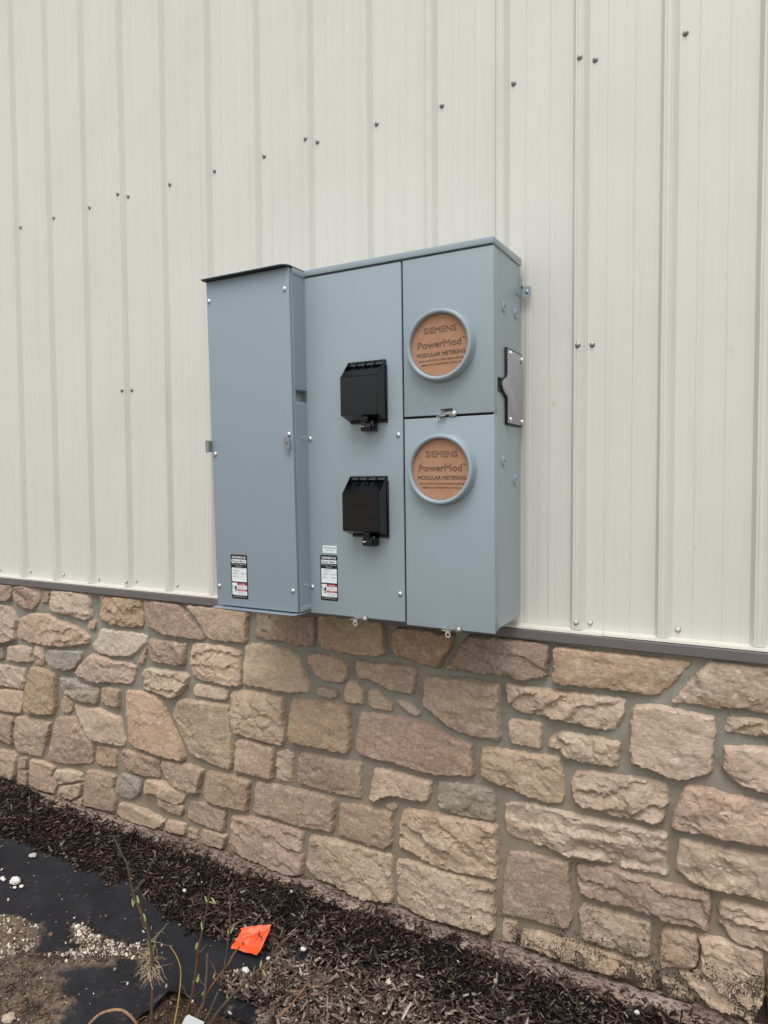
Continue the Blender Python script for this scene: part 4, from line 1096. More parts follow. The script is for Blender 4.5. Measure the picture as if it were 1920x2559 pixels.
# black flip covers over the breaker handles
def breaker_cover(z0):
    x0, x1, yb = .163, .2835, -.235
    b = MB()
    F, FZ0, FZ1 = -.2905, .0195, .1275       # front plane and its span above z0
    H = .1745
    sl = .148                                # where the vent row starts on the top slope
    ysl = F+( -.243-F)*(sl-FZ1)/(H-FZ1)
    for s, xx in ((0, x0), (1, x1)):
        side = [(xx, yb, .002), (xx, F, FZ0), (xx, F, FZ1), (xx, ysl, sl), (xx, -.243, H), (xx, yb, H)]
        b.add(side, [tuple(range(6)) if s else tuple(range(5, -1, -1))])
    b.add([(x0, F, FZ0), (x1, F, FZ0), (x1, F, FZ1), (x0, F, FZ1)], [(0, 1, 2, 3)])
    b.add([(x0, F, FZ1), (x1, F, FZ1), (x1, ysl, sl), (x0, ysl, sl)], [(0, 1, 2, 3)])
    b.add([(x0, yb, .002), (x1, yb, .002), (x1, F, FZ0), (x0, F, FZ0)], [(0, 1, 2, 3)])
    b.add([(x0, ysl, sl), (x1, ysl, sl), (x1, ysl+.008, sl-.006), (x0, ysl+.008, sl-.006)], [(0, 1, 2, 3)])
    b.add([(x0, ysl+.008, sl-.006), (x1, ysl+.008, sl-.006), (x1, -.2375, H-.010), (x0, -.2375, H-.010)], [(0, 1, 2, 3)])
    bm_ = b.mesh('breaker_cover', False)
    bm2 = bmesh.new(); bm2.from_mesh(bm_); bmesh.ops.remove_doubles(bm2, verts=bm2.verts, dist=1e-5)
    bmesh.ops.recalc_face_normals(bm2, faces=bm2.faces)
    es = [e for e in bm2.edges if len(e.link_faces) == 2 and e.calc_face_angle(0) > R(20)]
    bmesh.ops.bevel(bm2, geom=es, offset=.0016, segments=2, affect='EDGES', clamp_overlap=True)
    for f_ in bm2.faces: f_.smooth = False
    bm2.to_mesh(bm_); bm2.free()
    o = link('breaker_cover', bm_, M_BLK, stk, (0, 0, z0))
    rim = MB()
    rim.box(x0+.004, x1+.0035, yb+.0003, yb-.0065, -.002, H-.014)
    rim.build('hinge_rim', M_BLK, o, bevel=.0015)
    g = MB()
    ux, uz = (-.243-ysl), (H-sl)
    for k in range(5):
        xa = x0+.0006+(x1-x0-.0030)*k/4
        w2 = .0018
        g.add([(xa, ysl, sl), (xa+w2, ysl, sl), (xa+w2, -.243, H), (xa, -.243, H), (xa, ysl+.006, sl-.004), (xa+w2, ysl+.006, sl-.004), (xa+w2, -.2385, H-.004), (xa, -.2385, H-.004)],
              [(0, 1, 2, 3), (4, 7, 6, 5), (0, 4, 5, 1), (1, 5, 6, 2), (2, 6, 7, 3), (3, 7, 4, 0)])
    g.box(x0+.0002, x1-.0002, -.2445, -.2360, H-.0035, H+.0006)
    g.build('vent_bars', M_BLK, o)
    lt = MB()
    lt.box(.2125, .2535, yb+.0002, -.262, -.0255, .004)
    lt.prism([(.2235, .0), (.2425, .0), (.2425, .014), (.2385, .020), (.2275, .020), (.2235, .014)], -.262, -.276, 'y')
    lt.box(.2175, .2480, -.2621, -.272, -.0235, -.0065)
    la = lt.build('latch', M_BLK, o, bevel=.0012)
    MB().tube([(.214, -.2735, -.0118), (.222, -.2760, -.0120), (.230, -.2735, -.0125)], .0010, 6).build('wire_seal', M_ZINC, la)
    lettering('embossed_print', [('SIEMENS', .222, .075, .078, .0130, .03)], F-.0001, M_BLK, o)
    return o
breaker_cover(.5785); breaker_cover(.2505)
data_label(stk, -.2353, .0485, .1095, .0510, .1893,
           [('Meter Stack', .53, .312, .46, .024), ('Catalog Number', .27, .340, .28, .010), ('WML21225RJ', .33, .366, .46, .020), ('Main Bus Rating', .28, .403, .30, .010), ('1200A Max', .29, .428, .36, .019),
            ('Breaker Rating', .76, .403, .26, .010), ('225A Max', .76, .428, .34, .019), ('Voltage', .22, .472, .16, .010), ('240 V Max', .29, .500, .36, .019), ('COC/NC', .75, .480, .22, .016), ('Approved', .74, .505, .30, .018)])
wl_ = MB().prism(rrect(.0578, .1075, .1957, .2181, .001), -.2353, -.2357).build('white_label', M_LWHT, stk)
lettering('print_line', [('WEO Approved', .0828, .2110, .0440, .0050, 0, .01)], -.2360, M_INK, wl_)
lettering('print_line', [('WML21225RJ', .0825, .2035, .0300, .0040)], -.2360, M_INK, wl_)

def ring_line(parent, x, z_, r_, y=-.2352):
    MB().lathe([(r_-.0009, 0), (r_-.0003, -.0008), (r_+.0003, -.0008), (r_+.0009, 0)], (0, 0, 0), 36, 'y').build('knockout', M_BOX, parent, smooth=True, loc=(x, y, z_))
ring_line(dU, .393, .620, .0095); ring_line(dL, .3923, .0350, .0098); ring_line(dL, .4347, .0350, .0056)

# hasps along the lower door edges
def hasp(parent, x, z_, y=-.2352, hang=True):
    pl_ = [(.004, -.0045), (.010, -.0030), (.022, .0085), (.044, .0100)]
    for k in range(9):
        a = R(90-180*k/8); pl_.append((.047+.0098*math.cos(a), .0002+.0098*math.sin(a)))
    pl_ += [(.036, -.0092), (.033, -.0048), (.022, -.0035)]
    o = MB().prism(pl_, -.0008, -.0030).build('hasp', M_ZDULL, parent, bevel=.0005, loc=(x, y, z_))
    MB().lathe([(.0052, -.003), (.0052, -.0040), (.0038, -.0050), (.0022, -.0050), (.0020, -.0036)], (.0475, 0, -.0005), 18, 'y', cap1=True).build('rivet', M_ZINC, o, smooth=True)
    MB().add([(-.002, .000, -.0052), (.027, .000, -.0052), (.026, -.010, -.0058), (.000, -.010, -.0058), (-.002, .000, -.0066), (.027, .000, -.0066), (.026, -.010, -.0072), (.000, -.010, -.0072)],
             [(0, 1, 2, 3), (4, 7, 6, 5), (0, 4, 5, 1), (1, 5, 6, 2), (2, 6, 7, 3), (3, 7, 4, 0)]).build('hook_plate', M_ZINC, o)
    if hang:
        b = MB()
        n_ = 20
        oo = [(.0165+.0080*math.cos(2*math.pi*k/n_), -.0172+.0088*math.sin(2*math.pi*k/n_)) for k in range(n_)]
        ii = [(.0165+.0043*math.cos(2*math.pi*k/n_), -.0176+.0043*math.sin(2*math.pi*k/n_)) for k in range(n_)]
        vs = [(p[0], yy, p[1]) for yy in (-.004, -.0056) for p in oo+ii]
        fs = []
        for i in range(n_):
            j = (i+1) % n_
            fs += [(i, j, n_+j, n_+i), (2*n_+i, 3*n_+i, 3*n_+j, 2*n_+j), (i, 2*n_+i, 2*n_+j, j), (n_+i, n_+j, 3*n_+j, 3*n_+i)]
        b.add(vs, fs).box(.0100, .0160, -.0041, -.0055, -.0125, -.0055)
        b.build('seal_eye', M_ZINC, o)
    return o
hasp(door, .1545, .0085); hasp(dL, .4495, .0045)
o = hasp(dU, .4400, .5925, -.2352, False)
MB().tube([(.003, -.008, -.006), (.001, -.010, -.012), (.003, -.011, -.018), (.007, -.010, -.018), (.008, -.008, -.010)], .0011, 6).build('wire_loop', M_ZINC, o)
MB().add([(.010, -.0032, .0125), (.044, -.0032, .0135), (.044, -.010, .0105), (.010, -.010, .0095), (.010, -.0032, .0110), (.044, -.0032, .0120), (.044, -.010, .0090), (.010, -.010, .0080)],
         [(0, 1, 2, 3), (4, 7, 6, 5), (0, 4, 5, 1), (1, 5, 6, 2), (2, 6, 7, 3), (3, 7, 4, 0)]).build('hood', M_GASK, o)

# right side: pressed knockouts, hub plate on a gasket, mounting ear
KO_ME = MB().lathe([(.0160, 0), (.0150, .0022), (.0125, .0034), (.0060, .0036), (.0050, .0026), (.0022, .0028)], (0, 0, 0), 26, 'x', cap1=True).mesh('side_knockout', True, angle=60); KO_ME.materials.append(M_BOX)
DOT_ME = MB().lathe([(.0016, 0), (.0012, .0016)], (.0028, 0, 0), 10, 'x', cap1=True).mesh('pry_mark', True); DOT_ME.materials.append(M_GASK)
for y, z_ in ((-.1408, .8785), (-.032, .8832), (-.1477, .4607), (-.0407, .4091)):
    k = link('side_knockout', KO_ME, None, stk); k.location = (.5968, y, z_)
    link('pry_mark', DOT_ME, None, k)
def plate_outline(g):
    return [(-.132-g, .768+g), (.008+g*.3, .768+g), (.008+g*.3, .5665-g), (-.132-g, .5665-g), (-.132-g, .632), (-.142-g, .640), (-.160-g, .646), (-.174-g, .654), (-.180-g, .664), (-.176-g, .675), (-.163-g, .683), (-.145-g, .688), (-.136-g, .692), (-.132-g, .699)]
MB().prism(plate_outline(.0048), .5969, .6035, 'x').build('gasket', M_GASK, stk, bevel=.001)
hp = MB().prism(plate_outline(0.), .6036, .6062, 'x').build('hub_plate', M_PLATE, stk, bevel=.0006)
MB().box(.6063, .6066, -.022, -.014, .742, .749).build('square_hole', M_GASK, hp)
for y, z_ in ((-.112, .7585), (-.004, .7560), (-.115, .577), (-.004, .577)):
    s = link('screw', PAN_ME, None, hp); s.location = (.6062, y, z_); s.rotation_euler = (0, 0, math.pi/2)
ear = MB().box(.6012, .6285, .0145, .0165, .9375, .9690).box(.5968, .5985, -.0300, .0140, .9405, .9560).box(.5990, .6028, .0105, .0135, .9400, .9970)
ear = ear.build('mounting_ear', M_BOX, stk, bevel=.0004, seg=1)
MB().lathe([(.0052, 0), (.0048, -.0018), (.0025, -.0030)], (.617, .0143, .953), 16, 'y', cap1=True).build('screw', M_ZDULL, ear, smooth=True)
MB().box(.6015, .6045, .006, .0142, .9660, .9700).build('spacer', M_GASK, ear)

# ================================================================== loose stuff on the ground
BOXV = np.array([(-1, -1, -1), (1, -1, -1), (1, 1, -1), (-1, 1, -1), (-1, -1, 1), (1, -1, 1), (1, 1, 1), (-1, 1, 1)], float)*.5
BOXF = np.array([(0, 2, 1), (0, 3, 2), (4, 5, 6), (4, 6, 7), (0, 1, 5), (0, 5, 4), (1, 2, 6), (1, 6, 5), (2, 3, 7), (2, 7, 6), (3, 0, 4), (3, 4, 7)])
ICO = None
def rot_arr(yaw, pit, rol):
    cy, sy, cp, sp, cr, sr = np.cos(yaw), np.sin(yaw), np.cos(pit), np.sin(pit), np.cos(rol), np.sin(rol)
    z0 = np.zeros_like(yaw); o1 = np.ones_like(yaw)
    Rz = np.stack([cy, -sy, z0, sy, cy, z0, z0, z0, o1], -1).reshape(-1, 3, 3)
    Ry = np.stack([cp, z0, sp, z0, o1, z0, -sp, z0, cp], -1).reshape(-1, 3, 3)
    Rx = np.stack([o1, z0, z0, z0, cr, -sr, z0, sr, cr], -1).reshape(-1, 3, 3)
    return Rz @ Ry @ Rx

def scatter(name, pos, scl, ang, cols, mat, label, tv, tf, jit=.16, smooth=False):
    n = len(pos)
    k = len(tv)
    V = tv[None]*(1+nr.uniform(-jit, jit, (n, k, 3)))
    if tv is BOXV:                                 # chips: pointed, bowed splinters
        tp = nr.uniform(.25, 1., (n, 2))
        endA, endB = (tv[:, 0] < 0), (tv[:, 0] > 0)
        V[:, endA, 1] *= tp[:, :1]; V[:, endB, 1] *= tp[:, 1:]
        V[:, endA, 1] += nr.uniform(-.3, .3, (n, 1)); V[:, endB, 1] += nr.uniform(-.3, .3, (n, 1))
        V[:, endA, 2] *= nr.uniform(.3, 1, (n, 1))
    V = V*scl[:, None, :]
    V = np.einsum('nij,nkj->nki', rot_arr(*ang), V) + pos[:, None, :]
    F = tf[None] + (np.arange(n)*k)[:, None, None]
    me_ = bpy.data.meshes.new(name)
    V = V.reshape(-1, 3); F = F.reshape(-1, 3)
    me_.vertices.add(len(V)); me_.vertices.foreach_set('co', V.ravel())
    me_.loops.add(F.size); me_.loops.foreach_set('vertex_index', F.ravel().astype(np.int32))
    me_.polygons.add(len(F)); me_.polygons.foreach_set('loop_start', np.arange(0, F.size, 3, dtype=np.int32))
    me_.polygons.foreach_set('loop_total', np.full(len(F), 3, np.int32))
    me_.update(calc_edges=True)
    set_col(me_, np.repeat(cols, k, 0))
    o = link(name, me_, mat)
    tag(o, label, kind='stuff')
    return o

LIN = lambda a: np.where(a/255 > .04045, ((a/255+.055)/1.055)**2.4, a/255/12.92)

# bark chips ---------------------------------------------------------
def chips(n, fn_keep, x0, x1, y0, y1, big=1., lift=.014):
    px, py = nr.uniform(x0, x1, n), nr.uniform(y0, y1, n)
    ok = fn_keep(px, py)
    return px[ok], py[ok]
cx_, cy_ = chips(78000, lambda x, y: inside(MULCH, x, y) & (nr.random(x.size) < np.where(y < -.62, .5, 1.)), -1.5, 3.0, -.95, -.055)
d_ = edge_dist(EDGE, cx_, cy_)
n = len(cx_)
L_ = np.clip(nr.lognormal(math.log(.0125), .48, n), .005, .038)
front = sstep(-.16, -.34, cy_)*sstep(.55, 1.1, cx_)
L_ *= 1+.45*front
scl = np.stack([L_, np.clip(L_*nr.uniform(.20, .50, n), .0022, .010), nr.uniform(.0010, .0032, n)], -1)
ang = (nr.uniform(0, 6.28, n), nr.normal(0, .38, n), nr.normal(0, .55, n))
pos = np.stack([cx_, cy_, gz(cx_, cy_)+.006+.009*sstep(0, .03, d_)+nr.uniform(-.003, .009, n)+L_*np.abs(np.sin(ang[1]))*.35+.006*fbm(cx_, cy_, 26, 51)], -1)
bl = np.clip(nr.beta(1.0, 3.8, n)+.58*front*nr.random(n)+.10*fbm(cx_, cy_, 8, 77), 0, 1)
hue = nr.random(n)[:, None]
c_d, c_m, c_l = np.array([30., 24, 22]), np.array([112., 97, 88]), np.array([206., 194, 180])
cc = np.where(bl[:, None] < .45, c_d+(c_m-c_d)*bl[:, None]/.45, c_m+(c_l-c_m)*(bl[:, None]-.45)/.55)
cc = cc*(1-.10*hue)+np.array([9., 3, 0])*hue
scatter('bark_mulch', pos, scl, ang, LIN(cc), M_CHIP, 'loose dark brown bark chips covering the bed along the wall', BOXV, BOXF)

n = 5200
px, py = nr.uniform(.75, 2.4, n), nr.uniform(-.9, -.14, n)
ok = inside(MULCH, px, py) & (nr.random(n) < .15+.85*sstep(-.16, -.30, py)*sstep(2.1, 1.5, px)); px, py = px[ok], py[ok]; n = len(px)
L_ = np.clip(nr.lognormal(math.log(.020), .36, n), .010, .050)
scl = np.stack([L_, L_*nr.uniform(.22, .45, n), nr.uniform(.002, .0045, n)], -1)
ang = (nr.uniform(0, 6.28, n), nr.normal(0, .25, n), nr.normal(0, .4, n))
pos = np.stack([px, py, gz(px, py)+.018+nr.uniform(0, .007, n)], -1)
g_ = nr.beta(1.5, 2.4, n)[:, None]
scatter('bark_pieces', pos, scl, ang, LIN(np.array([64., 54, 48])+(np.array([206., 190, 174])-np.array([64., 54, 48]))*g_), M_CHIP, 'larger sun bleached bark pieces over the front of the mulch', BOXV, BOXF)

# long fine shreds and a few bleached slivers
n = 2600
px, py = nr.uniform(-1.3, 2.9, n), nr.uniform(-.9, -.06, n)
ok = inside(MULCH, px, py); px, py = px[ok], py[ok]; n = len(px)
L_ = nr.uniform(.018, .052, n)
scl = np.stack([L_, nr.uniform(.0009, .0022, n), nr.uniform(.0008, .0016, n)], -1)
ang = (nr.uniform(0, 6.28, n), nr.normal(0, .2, n), nr.uniform(0, 3, n))
pos = np.stack([px, py, gz(px, py)+.017+nr.uniform(0, .006, n)], -1)
g_ = nr.random(n)[:, None]**2
scatter('bark_shreds', pos, scl, ang, LIN(np.array([62., 48, 40])+(np.array([176., 150, 126])-np.array([62., 48, 40]))*g_), M_CHIP, 'thin pale bark shreds lying over the mulch', BOXV, BOXF)

n = 900
px, py = nr.uniform(-1.0, 1.1, n), nr.uniform(-.95, -.24, n)
ok = ~inside(MULCH, px, py) & (nr.random(n) < .22+.6*inside(DIRT_1, px, py)+.5*np.exp(-edge_dist(GRAV_2, px, py)/.05)); px, py = px[ok], py[ok]; n = len(px)
scl = np.stack([nr.uniform(.008, .034, n), nr.uniform(.0008, .0022, n), nr.uniform(.0007, .0014, n)], -1)
pos = np.stack([px, py, gz(px, py)+.0085+nr.uniform(0, .002, n)], -1)
g_ = nr.random(n)[:, None]
scatter('dry_litter', pos, scl, (nr.uniform(0, 6.28, n), nr.normal(0, .12, n), nr.uniform(0, 3, n)), LIN(np.array([66., 52, 42])+(np.array([178., 156, 130])-np.array([66., 52, 42]))*g_), M_CHIP, 'thin dry stalks and litter on the black fabric', BOXV, BOXF)

# stray chips on the fabric and the dirt
def stray(n, keep, x0, x1, y0, y1):
    px, py = nr.uniform(x0, x1, n), nr.uniform(y0, y1, n)
    ok = keep(px, py); return px[ok], py[ok]
a = stray(2600, lambda x, y: ~inside(MULCH, x, y) & (nr.random(x.size) < .04+.9*np.exp(-(edge_dist(EDGE, x, y)/.016))), -1.3, 1.3, -1., -.2)
b2 = stray(9000, lambda x, y: ~inside(MULCH, x, y) & (inside(GRAV_2, x, y) | inside(HOLE, x, y) | (inside(DIRT_1, x, y) & (nr.random(x.size) < .5)) | (edge_dist(GRAV_2, x, y) < .02) & (nr.random(x.size) < .5)), -.4, 1.15, -1., -.42)
px, py = np.concatenate([a[0], b2[0]]), np.concatenate([a[1], b2[1]])
n = len(px)
L_ = np.clip(nr.lognormal(math.log(.0085), .5, n), .003, .028)
scl = np.stack([L_, L_*nr.uniform(.18, .42, n), nr.uniform(.001, .0026, n)], -1)
ang = (nr.uniform(0, 6.28, n), nr.normal(0, .2, n), nr.normal(0, .4, n))
pos = np.stack([px, py, gz(px, py)+.008+nr.uniform(0, .003, n)-.008*inside(HOLE, px, py)], -1)
g_ = nr.beta(1.4, 2.6, n)[:, None]
scatter('stray_bark', pos, scl, ang, LIN(np.array([48., 36, 30])+(np.array([186., 158, 132])-np.array([48., 36, 30]))*g_), M_CHIP, 'scattered bark pieces on the black fabric and soil', BOXV, BOXF)

# gravel ---------------------------------------------------------------
bm = bmesh.new(); bmesh.ops.create_icosphere(bm, subdivisions=1, radius=.5)
bm.verts.ensure_lookup_table()
ICV = np.array([v_.co[:] for v_ in bm.verts]); ICF = np.array([[q.index for q in f_.verts] for f_ in bm.faces])
bm.free()
def in_any(x, y):
    return inside(GRAV_L, x, y) | inside(GRAV_2, x, y)
g1 = stray(5200, lambda x, y: inside(GRAV_L, x, y) & (fbm(x, y, 16, 71) > nr.uniform(-.9, .3, x.size)), -.45, .2, -.9, -.53)
g2 = stray(3600, lambda x, y: inside(GRAV_2, x, y) & (fbm(x, y, 20, 72) > nr.uniform(-.8, .5, x.size)), .18, .6, -.65, -.43)
g3 = stray(1500, lambda x, y: ~inside(MULCH, x, y) & (nr.random(x.size) < .10+.5*inside(DIRT_1, x, y)+.5*np.exp(-edge_dist(GRAV_2, x, y)/.03)), -1.0, 1.1, -1.0, -.25)
g4 = stray(500, lambda x, y: np.hypot((x-.875)/.045, (y-.415)*0+(y+.415)/.030) < 1, .8, .96, -.46, -.36)
g5 = stray(260, lambda x, y: inside(MULCH, x, y), -1.2, 2.6, -.7, -.07)
px = np.concatenate([q[0] for q in (g1, g2, g3, g4, g5)]); py = np.concatenate([q[1] for q in (g1, g2, g3, g4, g5)])
n = len(px)
s_ = np.clip(nr.lognormal(math.log(.0058), .58, n), .002, .018)
fine = np.arange(n) < len(g1[0])
scl = np.stack([s_*nr.uniform(.8, 1.4, n), s_*nr.uniform(.7, 1.1, n), s_*nr.uniform(.45, .8, n)], -1)
inm = inside(MULCH, px, py)
pos = np.stack([px, py, gz(px, py)+.006+s_*.2+np.where(inm, .012, 0)+np.where(in_any(px, py), nr.uniform(0, .004, n), 0)], -1)
wt = nr.random(n)
cc = np.where((wt < .40)[:, None], np.array([232., 226, 214]), np.where((wt < .78)[:, None], np.array([176., 158, 138]), np.array([116., 96, 80])))
cc = cc*nr.uniform(.85, 1.08, (n, 1))
scatter('gravel', pos, scl, (nr.uniform(0, 6, n), nr.uniform(0, 6, n), nr.uniform(0, 6, n)), LIN(np.clip(cc, 0, 255)), M_PEB, 'small white and tan gravel washed over the fabric', ICV, ICF, .22)

# crumbs of soil
c1 = stray(16000, lambda x, y: inside(DIRT_1, x, y) | inside(HOLE, x, y) | (inside(GRAV_L, x, y)), -.45, 1.1, -1.05, -.5)
px, py = c1; n = len(px)
s_ = np.clip(nr.lognormal(math.log(.0026), .5, n), .001, .009)
scl = np.stack([s_, s_*nr.uniform(.7, 1, n), s_*nr.uniform(.5, .9, n)], -1)
pos = np.stack([px, py, gz(px, py)+.006+s_*.1-.012*inside(HOLE, px, py)], -1)
g_ = nr.random(n)[:, None]
scatter('soil_crumbs', pos, scl, (nr.uniform(0, 6, n), nr.uniform(0, 6, n), nr.uniform(0, 6, n)), LIN(np.array([70., 56, 46])+(np.array([160., 138, 116])-np.array([70., 56, 46]))*g_), M_PEB, 'crumbs of brown soil on the fabric', ICV, ICF, .25)

# single pale stones that stand out
def rock(x, y, s, lbl, col=(232, 228, 220), flat=.6, yaw=0):
    bm = bmesh.new(); bmesh.ops.create_icosphere(bm, subdivisions=3, radius=.5)
    sd = rng.uniform(0, 90)
    for v_ in bm.verts:
        d = v_.co.normalized()
        k = .5*(1+.34*noise.noise(d*1.7+Vector((sd, 0, 0)))+.14*noise.noise(d*4+Vector((0, sd, 0))))
        v_.co = Vector((d.x*k*1.15, d.y*k*.9, d.z*k*flat))*s
    me_ = bpy.data.meshes.new('white_stone'); bm.to_mesh(me_); bm.free()
    set_col(me_, np.array([lin(*col)[:3]]))
    o = link('white_stone', me_, M_PEB)
    o.location = (x, y, float(gz(x, y))+.007+s*flat*.3+(.016 if bool(inside(MULCH, x, y)) else 0)); o.rotation_euler = (0, 0, yaw)
    tag(o, lbl, 'stone', 'loose pale stones on the bed')
rock(-.205, -.426, .034, 'largest white stone lying on bare black fabric, far left', yaw=.4, flat=.85)
rock(-.162, -.430, .016, 'small white stone just right of the largest white stone')
rock(-.178, -.446, .012, 'smallest of the three white stones beside the largest one')
rock(-.262, -.434, .013, 'small white stone at the left edge of the bare fabric')
rock(-.318, -.277, .030, 'pale pinkish flat stone at the edge of the mulch, far left', (196, 184, 174), .4, .2)
rock(.857, -.405, .020, 'flat white pebble left of two between the twigs', (226, 222, 212), .5, .5)
rock(.880, -.397, .023, 'flat white pebble right of two between the twigs', (230, 228, 222), .5, -.3)
rock(.900, -.308, .014, 'white pebble on the bark just below the orange flag', (226, 220, 210), .7)
rock(.994, -.250, .015, 'white pebble on a strip of fabric right of the orange flag')
rock(1.304, -.250, .021, 'pale cream pebble lying alone among the bark chips', (214, 202, 184), .6, 1)
rock(.40, -.842, .034, 'round tan stone in the soil at the bottom left corner', (190, 172, 152), .6)

# orange marking flag --------------------------------------------------
fl = empty('marking_flag', (.79, -.25, -1.08))
tag(fl, 'crumpled orange plastic marking flag lying on the dark mulch', 'flag')
def flag_sheet(corners, nu, nv, zoff, seed, drop=0.):
    (A_, B_, C_, D_) = [Vector((p[0], p[1])) for p in corners]
    vs, fs = [], []
    for j in range(nv+1):
        for i in range(nu+1):
            u, t = i/nu, j/nv
            p = A_.lerp(B_, u).lerp(D_.lerp(C_, u), t)
            z_ = float(gz(p.x, p.y))+.024+zoff+.010*t+.004*math.sin(t*9+u*2)*(1-t)+.0028*noise.noise(Vector((p.x*40, p.y*40, seed)))
            vs.append((p.x-.79, p.y+.25, z_+1.08))
    for j in range(nv):
        for i in range(nu):
            a_ = j*(nu+1)+i; fs.append((a_, a_+1, a_+nu+2, a_+nu+1))
    return MB().add(vs, fs)
flag_sheet([(.779, -.346), (.872, -.333), (.853, -.236), (.765, -.283)], 20, 20, 0, 1).build('film', M_FLAG, fl, smooth=True)
flag_sheet([(.790, -.300), (.852, -.243), (.851, -.229), (.761, -.277)], 16, 8, .009, 5).build('folded_film', M_FLAG, fl, smooth=True)
ink = MB()
def dash(u0, v0, du, dv, wd, lift):
    """printed stroke laid on the film"""
    P0, P1 = Vector((u0, v0)), Vector((u0+du, v0+dv))
    d = (P1-P0).normalized(); nn = Vector((-d.y, d.x))*wd
    vs = []
    for p in (P0-nn, P0+nn, P1+nn, P1-nn):
        vs.append((p.x-.79, p.y+.25, float(gz(p.x, p.y))+1.08+.024+lift))
    ink.add(vs, [(0, 1, 2, 3)])
for r_ in range(3):
    for k in range(6):
        bx, by = .786+.0075*r_+.004*k*0, -.252-.010*r_
        x_, y_ = .818+.0048*k+.003*r_, -.288-.0105*r_+.0046*k
        dash(x_, y_, .0012, -.0055, .0006, .0145); 
        if k % 2: dash(x_, y_-.002, .0030, .0014, .0005, .0145)
        if k % 3 == 0: dash(x_+.001, y_-.005, .0030, .0014, .0005, .0145)
for k in range(3):
    dash(.791+.0036*k, -.259+.0018*k, .0012, -.0050, .0009, .0265)
dash(.796, -.2515, .0075, .0036, .0009, .0268)
for p in ((.826, -.2425, .001, -.006), (.826, -.2425, .010, .0045), (.827, -.2485, .010, .0045), (.836, -.238, .001, -.006)):
    dash(*p, .0009, .0268)
ink.build('print', M_INK, fl)

# bare shrub -----------------------------------------------------------
STEMS = {
'a': ([(0.77, -0.672, -1.13), (0.775, -0.669, -1.058), (0.778, -0.667, -0.983), (0.779, -0.667, -0.921), (0.771, -0.671, -0.846), (0.761, -0.677, -0.802), (0.748, -0.683, -0.767), (0.737, -0.689, -0.736), (0.731, -0.693, -0.697), (0.724, -0.696, -0.653), (0.719, -0.699, -0.636), (0.708, -0.705, -0.61), (0.695, -0.711, -0.579), (0.69, -0.714, -0.566)], .0056, .0034, (122, 104, 78)),
'b': ([(0.844, -0.633, -1.157), (0.862, -0.623, -1.068), (0.876, -0.615, -1.01), (0.885, -0.611, -0.953), (0.891, -0.608, -0.9), (0.898, -0.604, -0.86), (0.906, -0.6, -0.816), (0.916, -0.594, -0.768), (0.923, -0.591, -0.724), (0.929, -0.588, -0.689)], .0060, .0033, (116, 92, 70)),
'c': ([(0.889, -0.609, -1.139), (0.905, -0.6, -1.095), (0.925, -0.59, -1.046), (0.945, -0.579, -0.989), (0.957, -0.573, -0.927), (0.966, -0.568, -0.856), (0.972, -0.565, -0.804), (0.971, -0.565, -0.751), (0.969, -0.566, -0.725), (0.964, -0.569, -0.712)], .0036, .0016, (132, 118, 100)),
'd': ([(0.876, -0.618, -1.139), (0.89, -0.611, -1.086), (0.906, -0.604, -1.033), (0.913, -0.600, -0.966), (0.917, -0.598, -0.9)], .0052, .0040, (138, 126, 110)),
'e': ([(0.871, -0.612, -1.121), (0.891, -0.602, -1.064), (0.914, -0.590, -1.006), (0.941, -0.576, -0.966), (0.961, -0.566, -0.936), (0.976, -0.558, -0.905), (0.99, -0.550, -0.885)], .0044, .0034, (170, 120, 74)),
'f': ([(0.901, -0.603, -1.144), (0.932, -0.586, -1.077), (0.967, -0.567, -1.029), (1.002, -0.549, -0.989), (1.033, -0.533, -0.954), (1.068, -0.514, -0.919), (1.079, -0.508, -0.897), (1.106, -0.494, -0.862), (1.133, -0.48, -0.838)], .0056, .0032, (120, 98, 74)),
}
shrub = empty('bare_shrub', (.87, -.62, -1.115))
tag(shrub, 'leafless shrub of cut brown stems with green buds in front of the wall', 'shrub')
SO = Vector((.87, -.62, -1.115))
def smooth_path(pts, k=3):
    pts = [Vector(p) for p in pts]; out = []
    for i in range(len(pts)-1):
        p0, p1, p2, p3 = pts[max(i-1, 0)], pts[i], pts[i+1], pts[min(i+2, len(pts)-1)]
        for j in range(k):
            t = j/k
            out.append(.5*((2*p1)+(p2-p0)*t+(2*p0-5*p1+4*p2-p3)*t*t+(3*p1-p0-3*p2+p3)*t**3))
    return out+[pts[-1]]
PATH = []
for key, (pts, ra, rb, col) in STEMS.items():
    p = smooth_path(pts)
    PATH += p
    n = len(p)
    rad = [.72*(ra+(rb-ra)*i/(n-1))*(1.22 if i % 6 == 3 else 1+.06*rng.uniform(-1, 1)) for i in range(n)]
    o = MB().tube([q-SO for q in p], rad, 8).build('stem', M_BARK, shrub, smooth=True)
    o.color = lin(*[c_*.82 for c_ in col])
